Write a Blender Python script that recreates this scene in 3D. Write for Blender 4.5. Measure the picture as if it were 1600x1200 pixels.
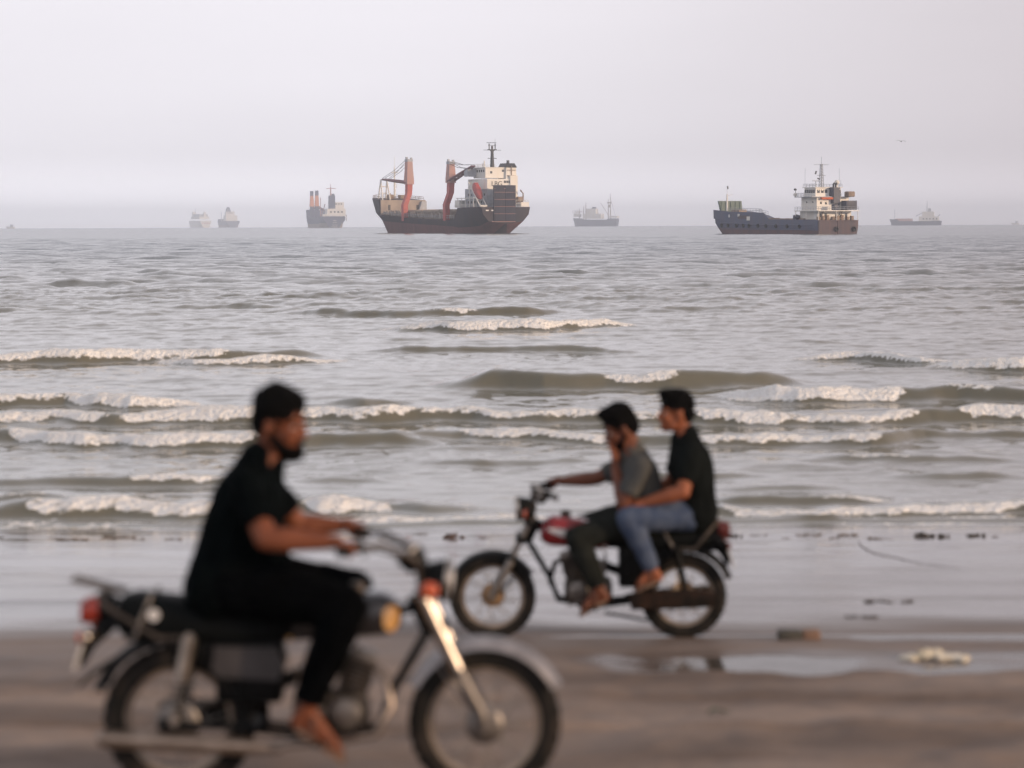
import bpy, bmesh, math, random
import numpy as np
from mathutils import Matrix, Vector, Euler

random.seed(7)
RNG = np.random.default_rng(11)
scene = bpy.context.scene
for _o in list(bpy.data.objects):
    bpy.data.objects.remove(_o, do_unlink=True)
COL = scene.collection

# ------------------------------------------------------------------ camera
CAM_H = 3.1                      # metres above the sea
FPX = 85.0 / 36.0 * 1600.0       # focal length in photo pixels
HOR = 350.4
PITCH = math.atan((600 - HOR) / FPX)
ROLL = math.radians(-0.215)
R_EARTH = 7.4e6
cam_data = bpy.data.cameras.new('camera')
cam_data.lens = 85.0
cam_data.sensor_width = 36.0
cam_data.clip_start = 0.1
cam_data.clip_end = 60000.0
cam_data.dof.use_dof = True
cam_data.dof.focus_distance = 600.0
cam_data.dof.aperture_fstop = 1.75
cam = bpy.data.objects.new('camera', cam_data)
COL.objects.link(cam)
CAM_ROT = (Matrix.Rotation(math.pi / 2 - PITCH, 3, 'X') @ Matrix.Rotation(ROLL, 3, 'Z'))
cam.matrix_world = Matrix.Translation((0, 0, CAM_H)) @ CAM_ROT.to_4x4()
scene.camera = cam

# ------------------------------------------------------------------ sky, sun, exposure
SUN_EL = math.radians(13.0)
SUN_AZ = math.radians(116.0)     # clockwise from the viewing direction (+Y): right, a little behind
world = bpy.data.worlds.new('World')
scene.world = world
world.use_nodes = True
wn, wl = world.node_tree.nodes, world.node_tree.links
wn.clear()
w_out = wn.new('ShaderNodeOutputWorld')
w_bg = wn.new('ShaderNodeBackground')
w_sky = wn.new('ShaderNodeTexSky')
w_sky.sky_type = 'NISHITA'
w_sky.sun_disc = False
w_sky.sun_elevation = SUN_EL
w_sky.sun_rotation = SUN_AZ
w_sky.air_density = 1.0
w_sky.dust_density = 4.0
w_sky.ozone_density = 1.0
w_hsv = wn.new('ShaderNodeHueSaturation')
w_hsv.inputs['Saturation'].default_value = 0.35
# a veil of dusty haze over the dome, darkened rightwards to imitate lens vignetting
w_mix = wn.new('ShaderNodeMix'); w_mix.data_type = 'RGBA'
w_mix.inputs['Factor'].default_value = 0.80
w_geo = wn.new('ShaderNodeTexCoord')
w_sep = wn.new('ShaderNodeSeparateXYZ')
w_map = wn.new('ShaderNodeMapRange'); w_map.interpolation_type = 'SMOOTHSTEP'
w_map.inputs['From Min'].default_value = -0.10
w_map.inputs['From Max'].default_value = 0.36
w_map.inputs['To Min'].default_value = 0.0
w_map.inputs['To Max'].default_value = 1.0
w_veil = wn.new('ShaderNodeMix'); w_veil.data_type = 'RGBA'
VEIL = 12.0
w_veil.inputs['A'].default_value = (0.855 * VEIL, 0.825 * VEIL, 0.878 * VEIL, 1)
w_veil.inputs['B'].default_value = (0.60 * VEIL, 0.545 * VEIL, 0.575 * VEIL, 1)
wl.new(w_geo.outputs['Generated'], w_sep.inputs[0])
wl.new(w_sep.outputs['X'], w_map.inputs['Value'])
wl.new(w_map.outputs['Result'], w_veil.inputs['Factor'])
wl.new(w_sky.outputs[0], w_hsv.inputs['Color'])
wl.new(w_hsv.outputs[0], w_mix.inputs['A'])
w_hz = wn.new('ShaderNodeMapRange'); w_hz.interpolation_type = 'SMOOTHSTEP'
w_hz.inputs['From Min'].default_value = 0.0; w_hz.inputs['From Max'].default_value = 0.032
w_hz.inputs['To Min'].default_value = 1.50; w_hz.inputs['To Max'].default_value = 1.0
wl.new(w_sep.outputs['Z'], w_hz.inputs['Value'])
w_cm = wn.new('ShaderNodeMapping'); w_cm.inputs['Scale'].default_value = (1.6, 1.6, 7.0)
wl.new(w_geo.outputs['Generated'], w_cm.inputs[0])
w_cn = wn.new('ShaderNodeTexNoise'); w_cn.inputs['Scale'].default_value = 2.2; w_cn.inputs['Detail'].default_value = 3
wl.new(w_cm.outputs[0], w_cn.inputs['Vector'])
w_cr = wn.new('ShaderNodeMapRange'); w_cr.inputs['From Min'].default_value = 0.3; w_cr.inputs['From Max'].default_value = 0.7
w_cr.inputs['To Min'].default_value = 0.965; w_cr.inputs['To Max'].default_value = 1.03
wl.new(w_cn.outputs['Fac'], w_cr.inputs['Value'])
w_mm = wn.new('ShaderNodeMath'); w_mm.operation = 'MULTIPLY'
wl.new(w_hz.outputs['Result'], w_mm.inputs[0]); wl.new(w_cr.outputs['Result'], w_mm.inputs[1])
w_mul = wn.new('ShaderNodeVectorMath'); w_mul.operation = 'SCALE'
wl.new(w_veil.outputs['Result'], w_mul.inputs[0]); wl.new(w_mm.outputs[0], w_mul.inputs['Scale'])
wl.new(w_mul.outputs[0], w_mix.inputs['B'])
w_el = wn.new('ShaderNodeMapRange'); w_el.interpolation_type = 'SMOOTHERSTEP'
w_el.inputs['From Min'].default_value = 0.22
w_el.inputs['From Max'].default_value = 1.0
w_el.inputs['To Min'].default_value = 0.86
w_el.inputs['To Max'].default_value = 0.28  # veil thinned overhead, out of view, to darken the figures and sand
wl.new(w_sep.outputs['Z'], w_el.inputs['Value'])
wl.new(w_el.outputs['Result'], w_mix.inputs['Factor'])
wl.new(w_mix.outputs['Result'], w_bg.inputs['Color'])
w_bg.inputs['Strength'].default_value = 0.1
wl.new(w_bg.outputs[0], w_out.inputs['Surface'])

sun_data = bpy.data.lights.new('sun', 'SUN')
sun_data.energy = 2.6
sun_data.angle = math.radians(2.0)
sun_data.color = (1.0, 0.71, 0.47)
sun = bpy.data.objects.new('sun', sun_data)
COL.objects.link(sun)
SUN_DIR = Vector((math.sin(SUN_AZ) * math.cos(SUN_EL), math.cos(SUN_AZ) * math.cos(SUN_EL), math.sin(SUN_EL)))
sun.rotation_euler = SUN_DIR.to_track_quat('Z', 'Y').to_euler()
sun.location = SUN_DIR * 100

scene.render.engine = 'CYCLES'
scene.view_settings.view_transform = 'Standard'
scene.view_settings.look = 'None'
scene.view_settings.exposure = 0.0
scene.view_settings.gamma = 1.0
scene.view_settings.use_curve_mapping = False
scene.cycles.use_denoising = True
scene.cycles.max_bounces = 6
scene.cycles.diffuse_bounces = 2
scene.cycles.glossy_bounces = 3
scene.cycles.transmission_bounces = 3
scene.cycles.volume_bounces = 4
scene.cycles.sample_clamp_indirect = 6.0


# ------------------------------------------------------------------ photo pixel -> world
def ray(px, py):
    v = Vector(((px - 800) / FPX, -(py - 600) / FPX, -1.0))
    return CAM_ROT @ v

def at(px, py, depth):
    """point on the sight line of a photo pixel at world y = depth"""
    r = ray(px, py)
    k = depth / r.y
    return Vector((r.x * k, depth, CAM_H + r.z * k))

def on_sea(px, py):
    r = ray(px, py)
    k = -CAM_H / r.z
    return Vector((r.x * k, r.y * k, 0.0))

# ------------------------------------------------------------------ numpy noise
def _hash(ix, iy, seed):
    n = (ix * 374761393 + iy * 668265263 + seed * 974634777) & 0xFFFFFFFF
    n = ((n ^ (n >> 13)) * 1274126177) & 0xFFFFFFFF
    return ((n ^ (n >> 16)) & 0xFFFF) / 65535.0

def vnoise(x, y, seed=0):
    x = np.asarray(x, dtype=np.float64); y = np.asarray(y, dtype=np.float64)
    x0 = np.floor(x).astype(np.int64); y0 = np.floor(y).astype(np.int64)
    fx = x - x0; fy = y - y0
    ux = fx * fx * fx * (fx * (fx * 6 - 15) + 10); uy = fy * fy * fy * (fy * (fy * 6 - 15) + 10)
    a = _hash(x0, y0, seed); b = _hash(x0 + 1, y0, seed)
    c = _hash(x0, y0 + 1, seed); d = _hash(x0 + 1, y0 + 1, seed)
    return (a + (b - a) * ux) * (1 - uy) + (c + (d - c) * ux) * uy

def fbm(x, y, seed=0, octaves=4, gain=0.5):
    s = 0.0; a = 1.0; t = 0.0
    for o in range(octaves):
        s = s + a * vnoise(x * 2 ** o + 17.3 * o, y * 2 ** o - 9.1 * o, seed + o)
        t += a; a *= gain
    return s / t

def sstep(a, b, x):
    t = np.clip((x - a) / (b - a), 0, 1)
    return t * t * (3 - 2 * t)

# ------------------------------------------------------------------ materials
MATS = {}
def mat(name, color, rough=0.6, metal=0.0, var=0.0, scale=6.0, bump=0.0, bscale=None, color2=None, spec=0.5,
        coat=0.0, emit=None, streak=False, detail=4.0):
    if name in MATS:
        return MATS[name]
    m = bpy.data.materials.new(name)
    m.use_nodes = True
    nt = m.node_tree; n, l = nt.nodes, nt.links
    p = n['Principled BSDF']
    p.inputs['Base Color'].default_value = (*color, 1)
    p.inputs['Roughness'].default_value = rough
    p.inputs['Metallic'].default_value = metal
    p.inputs['Specular IOR Level'].default_value = spec
    if coat:
        p.inputs['Coat Weight'].default_value = coat
        p.inputs['Coat Roughness'].default_value = 0.1
    tc = n.new('ShaderNodeTexCoord')
    if var or color2:
        no = n.new('ShaderNodeTexNoise'); no.inputs['Scale'].default_value = scale
        no.inputs['Detail'].default_value = detail
        src = tc.outputs['Object']
        if streak:
            mp = n.new('ShaderNodeMapping'); mp.inputs['Scale'].default_value = (1, 1, 0.12)
            l.new(tc.outputs['Object'], mp.inputs[0]); src = mp.outputs[0]
        l.new(src, no.inputs['Vector'])
        ramp = n.new('ShaderNodeValToRGB')
        c2 = color2 if color2 else tuple(min(1, c * (1 + var)) for c in color)
        c1 = color if color2 else tuple(c * (1 - var) for c in color)
        ramp.color_ramp.elements[0].position = 0.35; ramp.color_ramp.elements[0].color = (*c1, 1)
        ramp.color_ramp.elements[1].position = 0.68; ramp.color_ramp.elements[1].color = (*c2, 1)
        l.new(no.outputs['Fac'], ramp.inputs[0]); l.new(ramp.outputs[0], p.inputs['Base Color'])
        mr = n.new('ShaderNodeMapRange'); mr.inputs['To Min'].default_value = max(0, rough - 0.1)
        mr.inputs['To Max'].default_value = min(1, rough + 0.12)
        l.new(no.outputs['Fac'], mr.inputs['Value']); l.new(mr.outputs[0], p.inputs['Roughness'])
    if bump:
        nb = n.new('ShaderNodeTexNoise'); nb.inputs['Scale'].default_value = bscale or scale * 3
        nb.inputs['Detail'].default_value = 5
        l.new(tc.outputs['Object'], nb.inputs['Vector'])
        b = n.new('ShaderNodeBump'); b.inputs['Strength'].default_value = bump
        b.inputs['Distance'].default_value = 0.02
        l.new(nb.outputs['Fac'], b.inputs['Height']); l.new(b.outputs[0], p.inputs['Normal'])
    MATS[name] = m
    return m

# ------------------------------------------------------------------ mesh builder
def perp_frame(t):
    t = t.normalized()
    a = Vector((0, 0, 1)) if abs(t.z) < 0.9 else Vector((1, 0, 0))
    u = t.cross(a).normalized()
    return u, t.cross(u).normalized()

class MB:
    def __init__(self):
        self.v = []; self.f = []; self.m = []
    def add(self, verts, faces, mi=0):
        o = len(self.v)
        self.v += [tuple(p) for p in verts]
        self.f += [tuple(i + o for i in q) for q in faces]
        self.m += [mi] * len(faces)
        return self
    def box(self, c, s, rot=None, taper=(1, 1), mi=0, bev=0.0):
        """box of full size s; taper scales the top in x and y; chamfered edges when bev > 0"""
        hx, hy, hz = s[0] / 2, s[1] / 2, s[2] / 2
        if bev > 0:
            bm = bmesh.new()
            bmesh.ops.create_cube(bm, size=1)
            for q in bm.verts:
                top = q.co.z > 0
                q.co = Vector((q.co.x * s[0] * (taper[0] if top else 1), q.co.y * s[1] * (taper[1] if top else 1), q.co.z * s[2]))
            bmesh.ops.bevel(bm, geom=list(bm.edges), offset=bev, segments=2, affect='EDGES', profile=0.5)
            pts = [q.co.copy() for q in bm.verts]
            bm.verts.index_update()
            fs = [tuple(q.index for q in fc.verts) for fc in bm.faces]
            bm.free()
        else:
            pts = []
            for z, tx, ty in ((-hz, 1, 1), (hz, taper[0], taper[1])):
                for x, y in ((-hx, -hy), (hx, -hy), (hx, hy), (-hx, hy)):
                    pts.append(Vector((x * tx, y * ty, z)))
            fs = [(3, 2, 1, 0), (4, 5, 6, 7), (0, 1, 5, 4), (1, 2, 6, 5), (2, 3, 7, 6), (3, 0, 4, 7)]
        c = Vector(c)
        if rot is not None:
            R = Euler(rot).to_matrix()
            pts = [R @ p for p in pts]
        return self.add([p + c for p in pts], fs, mi)
    def tube(self, path, r, seg=8, closed=False, mi=0, flat=1.0, caps=True):
        path = [Vector(p) for p in path]
        n = len(path)
        rs = list(r) if hasattr(r, '__len__') else [r] * n
        vs = []; fs = []
        u = None
        for i, p in enumerate(path):
            if closed:
                t = path[(i + 1) % n] - path[i - 1]
            else:
                t = path[min(i + 1, n - 1)] - path[max(i - 1, 0)]
            t.normalize()
            if u is None:
                u, w = perp_frame(t)
            else:
                u = (u - t * u.dot(t))
                if u.length < 1e-6:
                    u, w = perp_frame(t)
                u.normalize(); w = t.cross(u).normalized()
            for k in range(seg):
                a = 2 * math.pi * k / seg
                vs.append(p + u * math.cos(a) * rs[i] * flat + w * math.sin(a) * rs[i])
        m = n if closed else n - 1
        for i in range(m):
            j = (i + 1) % n
            for k in range(seg):
                k2 = (k + 1) % seg
                fs.append((i * seg + k, i * seg + k2, j * seg + k2, j * seg + k))
        if not closed and caps:
            fs.append(tuple(range(seg - 1, -1, -1)))
            fs.append(tuple((n - 1) * seg + k for k in range(seg)))
        return self.add(vs, fs, mi)
    def lathe(self, prof, seg=24, M=None, mi=0):
        """profile of (radius, height) turned round local z; M places it"""
        vs = []; fs = []
        n = len(prof)
        for k in range(seg):
            a = 2 * math.pi * k / seg
            for rr, zz in prof:
                vs.append(Vector((rr * math.cos(a), rr * math.sin(a), zz)))
        for k in range(seg):
            k2 = (k + 1) % seg
            for i in range(n - 1):
                fs.append((k * n + i, k2 * n + i, k2 * n + i + 1, k * n + i + 1))
        if M is not None:
            vs = [M @ p for p in vs]
        return self.add(vs, fs, mi)
    def loft(self, secs, cap=True, mi=0, ring=True):
        """secs: equal-length closed rings of points"""
        n = len(secs[0]); vs = [Vector(p) for s in secs for p in s]; fs = []
        for i in range(len(secs) - 1):
            for k in range(n if ring else n - 1):
                k2 = (k + 1) % n
                fs.append((i * n + k, i * n + k2, (i + 1) * n + k2, (i + 1) * n + k))
        if cap:
            fs.append(tuple(range(n - 1, -1, -1)))
            fs.append(tuple((len(secs) - 1) * n + k for k in range(n)))
        return self.add(vs, fs, mi)
    def prism(self, poly, axis, a0, a1, mi=0):
        """extrude a 2-D polygon given in (x,z) along y, or in (y,z) along x"""
        if axis == 'y':
            s0 = [(p[0], a0, p[1]) for p in poly]; s1 = [(p[0], a1, p[1]) for p in poly]
        elif axis == 'x':
            s0 = [(a0, p[0], p[1]) for p in poly]; s1 = [(a1, p[0], p[1]) for p in poly]
        else:
            s0 = [(p[0], p[1], a0) for p in poly]; s1 = [(p[0], p[1], a1) for p in poly]
        return self.loft([s0, s1], True, mi)
    def ellipsoid(self, c, r, M=None, seg=16, rings=10, mi=0):
        vs = []; fs = []
        c = Vector(c)
        for i in range(rings + 1):
            th = math.pi * i / rings
            for k in range(seg):
                a = 2 * math.pi * k / seg
                p = Vector((r[0] * math.sin(th) * math.cos(a), r[1] * math.sin(th) * math.sin(a), r[2] * math.cos(th)))
                if M is not None:
                    p = M @ p
                vs.append(p + c)
        for i in range(rings):
            for k in range(seg):
                k2 = (k + 1) % seg
                fs.append((i * seg + k, (i + 1) * seg + k, (i + 1) * seg + k2, i * seg + k2))
        return self.add(vs, fs, mi)
    def capsule(self, a, b, ra, rb, seg=12):
        a = Vector(a); b = Vector(b)
        d = (b - a)
        t = d.normalized() if d.length > 1e-6 else Vector((0, 0, 1))
        path = []; rs = []
        for i in range(5):
            an = math.pi / 2 * (i / 5.0)
            path.append(a - t * ra * math.cos(an) * 0.999); rs.append(max(1e-4, ra * math.sin(an)))
        path.append(a); rs.append(ra); path.append(b); rs.append(rb)
        for i in range(1, 6):
            an = math.pi / 2 * (i / 5.0)
            path.append(b + t * rb * math.sin(an) * 0.999); rs.append(max(1e-4, rb * math.cos(an)))
        return self.tube(path, rs, seg)
    def mesh(self, name, mats, smooth=True):
        me = bpy.data.meshes.new(name)
        me.from_pydata(self.v, [], self.f)
        if not isinstance(mats, (list, tuple)):
            mats = [mats]
        for q in mats:
            me.materials.append(q)
        if len(mats) > 1:
            me.polygons.foreach_set('material_index', self.m)
        bm = bmesh.new(); bm.from_mesh(me)
        bmesh.ops.remove_doubles(bm, verts=bm.verts, dist=1e-5)
        bmesh.ops.recalc_face_normals(bm, faces=bm.faces)
        bm.to_mesh(me); bm.free()
        if smooth:
            me.polygons.foreach_set('use_smooth', [True] * len(me.polygons))
            try:
                me.set_sharp_from_angle(angle=math.radians(38))
            except Exception:
                pass
        me.update()
        return me
    def build(self, name, mats, parent=None, smooth=True):
        o = bpy.data.objects.new(name, self.mesh(name, mats, smooth))
        COL.objects.link(o)
        if parent is not None:
            o.parent = parent
        return o

def tag(o, label=None, cat=None, group=None, kind=None):
    if label: o['label'] = label
    if cat: o['category'] = cat
    if group: o['group'] = group
    if kind: o['kind'] = kind
    return o

def empty(name, loc, rz=0.0):
    o = bpy.data.objects.new(name, None)
    o.empty_display_size = 0.2
    o.location = loc; o.rotation_euler = (0, 0, rz)
    COL.objects.link(o)
    return o

def link_mesh(name, me, parent=None):
    o = bpy.data.objects.new(name, me); COL.objects.link(o)
    if parent is not None: o.parent = parent
    return o

def grid_object(name, X, Y, Z, material, attrs=None):
    """one quad sheet from 2-D numpy arrays"""
    nr, nc = X.shape
    co = np.stack([X, Y, Z], axis=-1).reshape(-1, 3).astype(np.float32)
    idx = np.arange(nr * nc, dtype=np.int32).reshape(nr, nc)
    q = np.stack([idx[:-1, :-1], idx[:-1, 1:], idx[1:, 1:], idx[1:, :-1]], axis=-1).reshape(-1, 4)
    me = bpy.data.meshes.new(name)
    me.vertices.add(nr * nc); me.vertices.foreach_set('co', co.ravel())
    me.loops.add(q.size); me.loops.foreach_set('vertex_index', q.ravel())
    me.polygons.add(len(q))
    me.polygons.foreach_set('loop_start', np.arange(0, q.size, 4, dtype=np.int32))
    me.polygons.foreach_set('use_smooth', np.ones(len(q), dtype=bool))
    me.update(calc_edges=True)
    for k, a in (attrs or {}).items():
        at_ = me.attributes.new(k, 'FLOAT', 'POINT')
        at_.data.foreach_set('value', a.reshape(-1).astype(np.float32))
    me.materials.append(material)
    o = bpy.data.objects.new(name, me); COL.objects.link(o)
    return o

# ================================================================== the beach
PUD_Z = 0.500
def puddle_mask(x, y):
    wob = (fbm(x * 0.5, y * 0.5 + 3, 41, 3) - 0.5) * 0.9
    yy = y + wob * 0.5
    a = sstep(13.35, 13.95, yy) * (1 - sstep(14.45, 14.75, yy))
    b = sstep(0.4, 1.5, x + 1.5 * wob) * (1 - sstep(5.5, 7.0, x))
    return a * b

def ground(x, y, fine=True):
    x = np.asarray(x, dtype=np.float64); y = np.asarray(y, dtype=np.float64)
    z = np.interp(y, [-30, 0, 3, 9.45, 12.5, 15.1, 20, 24.6, 30, 60], [1.6, 1.3, 1.2, 0.85, 0.66, 0.50, 0.235, 0.0, -0.3, -1.6])
    z = z + (fbm(x * 0.22, y * 0.3, 5, 3) - 0.5) * 0.05 * sstep(28, 15, y)
    if fine:
        dry = sstep(15.6, 13.2, y)
        z = z + (fbm(x * 3.0, y * 3.0, 8, 4) - 0.5) * (0.005 + 0.058 * dry)
        z = z + (fbm(x * 0.9, y * 5.0, 9, 3) - 0.5) * 0.006 * (1 - dry)
        # tyre tracks running along the beach
        for k, (y0, ph, dep) in enumerate(((9.42, 0.3, 0.02), (8.3, 1.2, 0.03), (11.2, 2.2, 0.035), (12.3, 4.0, 0.03), (7.2, 2.9, 0.03), (15.12, 0.1, 0.012), (17.4, 5.0, 0.008), (10.3, 3.0, 0.014))):
            yc = y0 + 0.25 * np.sin(x * 0.21 + ph) - 0.25 * math.sin(ph)
            e = (y - yc) / 0.055
            z = z - dep * np.exp(-e * e) + dep * 0.5 * np.exp(-((np.abs(e) - 1.8) ** 2) * 2)
    p = puddle_mask(x, y)
    z = z * (1 - p) + (PUD_Z - 0.011 + (fbm(x * 1.3, y * 2.6, 77, 5, 0.6) - 0.5) * 0.055) * p
    return z

def gz(x, y):
    return float(ground(np.array([x]), np.array([y]))[0])

def sand_material():
    m = bpy.data.materials.new('beach_sand'); m.use_nodes = True
    n, l = m.node_tree.nodes, m.node_tree.links
    p = n['Principled BSDF']
    tc = n.new('ShaderNodeTexCoord')
    wet = n.new('ShaderNodeAttribute'); wet.attribute_name = 'wet'
    mp = n.new('ShaderNodeMapping'); mp.inputs['Scale'].default_value = (0.35, 1.1, 1)
    l.new(tc.outputs['Object'], mp.inputs[0])
    n1 = n.new('ShaderNodeTexNoise'); n1.inputs['Scale'].default_value = 1.3; n1.inputs['Detail'].default_value = 6
    l.new(mp.outputs[0], n1.inputs['Vector'])
    n2 = n.new('ShaderNodeTexNoise'); n2.inputs['Scale'].default_value = 60; n2.inputs['Detail'].default_value = 4
    l.new(tc.outputs['Object'], n2.inputs['Vector'])
    dry = n.new('ShaderNodeValToRGB')
    dry.color_ramp.elements[0].position = 0.38; dry.color_ramp.elements[0].color = (0.205, 0.155, 0.127, 1)
    dry.color_ramp.elements[1].position = 0.64; dry.color_ramp.elements[1].color = (0.365, 0.285, 0.238, 1)
    l.new(n1.outputs['Fac'], dry.inputs[0])
    grain = n.new('ShaderNodeMix'); grain.data_type = 'RGBA'; grain.blend_type = 'MULTIPLY'
    grain.inputs['Factor'].default_value = 0.35
    l.new(dry.outputs[0], grain.inputs['A']); l.new(n2.outputs['Fac'], grain.inputs['B'])
    wc = n.new('ShaderNodeMix'); wc.data_type = 'RGBA'
    wc.inputs['B'].default_value = (0.125, 0.102, 0.092, 1)
    l.new(wet.outputs['Fac'], wc.inputs['Factor']); l.new(grain.outputs['Result'], wc.inputs['A'])
    l.new(wc.outputs['Result'], p.inputs['Base Color'])
    # patches of drier skin inside the wet part keep the gloss uneven
    rr = n.new('ShaderNodeMapRange'); rr.inputs['From Min'].default_value = 0; rr.inputs['From Max'].default_value = 1
    rr.inputs['To Min'].default_value = 0.78; rr.inputs['To Max'].default_value = 0.06
    l.new(wet.outputs['Fac'], rr.inputs['Value'])
    ra = n.new('ShaderNodeMath'); ra.operation = 'MULTIPLY_ADD'
    nm = n.new('ShaderNodeMapRange'); nm.inputs['From Min'].default_value = 0.45; nm.inputs['From Max'].default_value = 0.75
    nm.inputs['To Min'].default_value = 0; nm.inputs['To Max'].default_value = 0.16
    l.new(n1.outputs['Fac'], nm.inputs['Value'])
    l.new(rr.outputs[0], ra.inputs[0]); ra.inputs[1].default_value = 1.0; l.new(nm.outputs[0], ra.inputs[2])
    l.new(ra.outputs[0], p.inputs['Roughness'])
    p.inputs['IOR'].default_value = 1.36
    sp = n.new('ShaderNodeMapRange'); sp.inputs['To Min'].default_value = 0.15; sp.inputs['To Max'].default_value = 0.9
    l.new(wet.outputs['Fac'], sp.inputs['Value']); l.new(sp.outputs[0], p.inputs['Specular IOR Level'])
    n3 = n.new('ShaderNodeTexNoise'); n3.inputs['Scale'].default_value = 9; n3.inputs['Detail'].default_value = 6
    l.new(tc.outputs['Object'], n3.inputs['Vector'])
    bs = n.new('ShaderNodeMapRange'); bs.inputs['To Min'].default_value = 0.5; bs.inputs['To Max'].default_value = 0.015
    l.new(wet.outputs['Fac'], bs.inputs['Value'])
    b = n.new('ShaderNodeBump'); b.inputs['Distance'].default_value = 0.02
    l.new(bs.outputs[0], b.inputs['Strength']); l.new(n3.outputs['Fac'], b.inputs['Height'])
    l.new(b.outputs[0], p.inputs['Normal'])
    return m

ys = np.concatenate([np.linspace(-30, 5.5, 60), np.arange(5.6, 26.0, 0.05), np.linspace(26.1, 60, 40)])
xs = np.concatenate([np.linspace(-70, -8, 60), np.linspace(-7.8, 7.8, 380), np.linspace(8, 70, 60)])
XX, YY = np.meshgrid(xs, ys)
ZZ = ground(XX, YY)
wob = (fbm(XX * 0.22, YY * 0.7, 21, 5, 0.6) - 0.5) * 2.6
wet = sstep(14.6, 16.6, YY + wob) * 0.9 + 0.1 * sstep(18, 23, YY)
wet = np.maximum(wet, 0.75 * sstep(0.0, 0.5, puddle_mask(XX, YY)))
wet = np.maximum(wet, 0.28 * sstep(12.5, 14.5, YY + wob))
streaks = sstep(0.60, 0.72, fbm(XX * 0.35 + 5, YY * 1.8, 33, 4)) * sstep(-2, 3, XX) * sstep(21, 18, YY)
wet = np.clip(wet - 0.35 * streaks * sstep(15.5, 16.5, YY), 0, 1)
beach = grid_object('beach', XX, YY, ZZ, sand_material(), {'wet': wet})
tag(beach, 'brown sand beach, wet and glossy towards the sea', None, None, 'structure')
del XX, YY, ZZ

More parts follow.
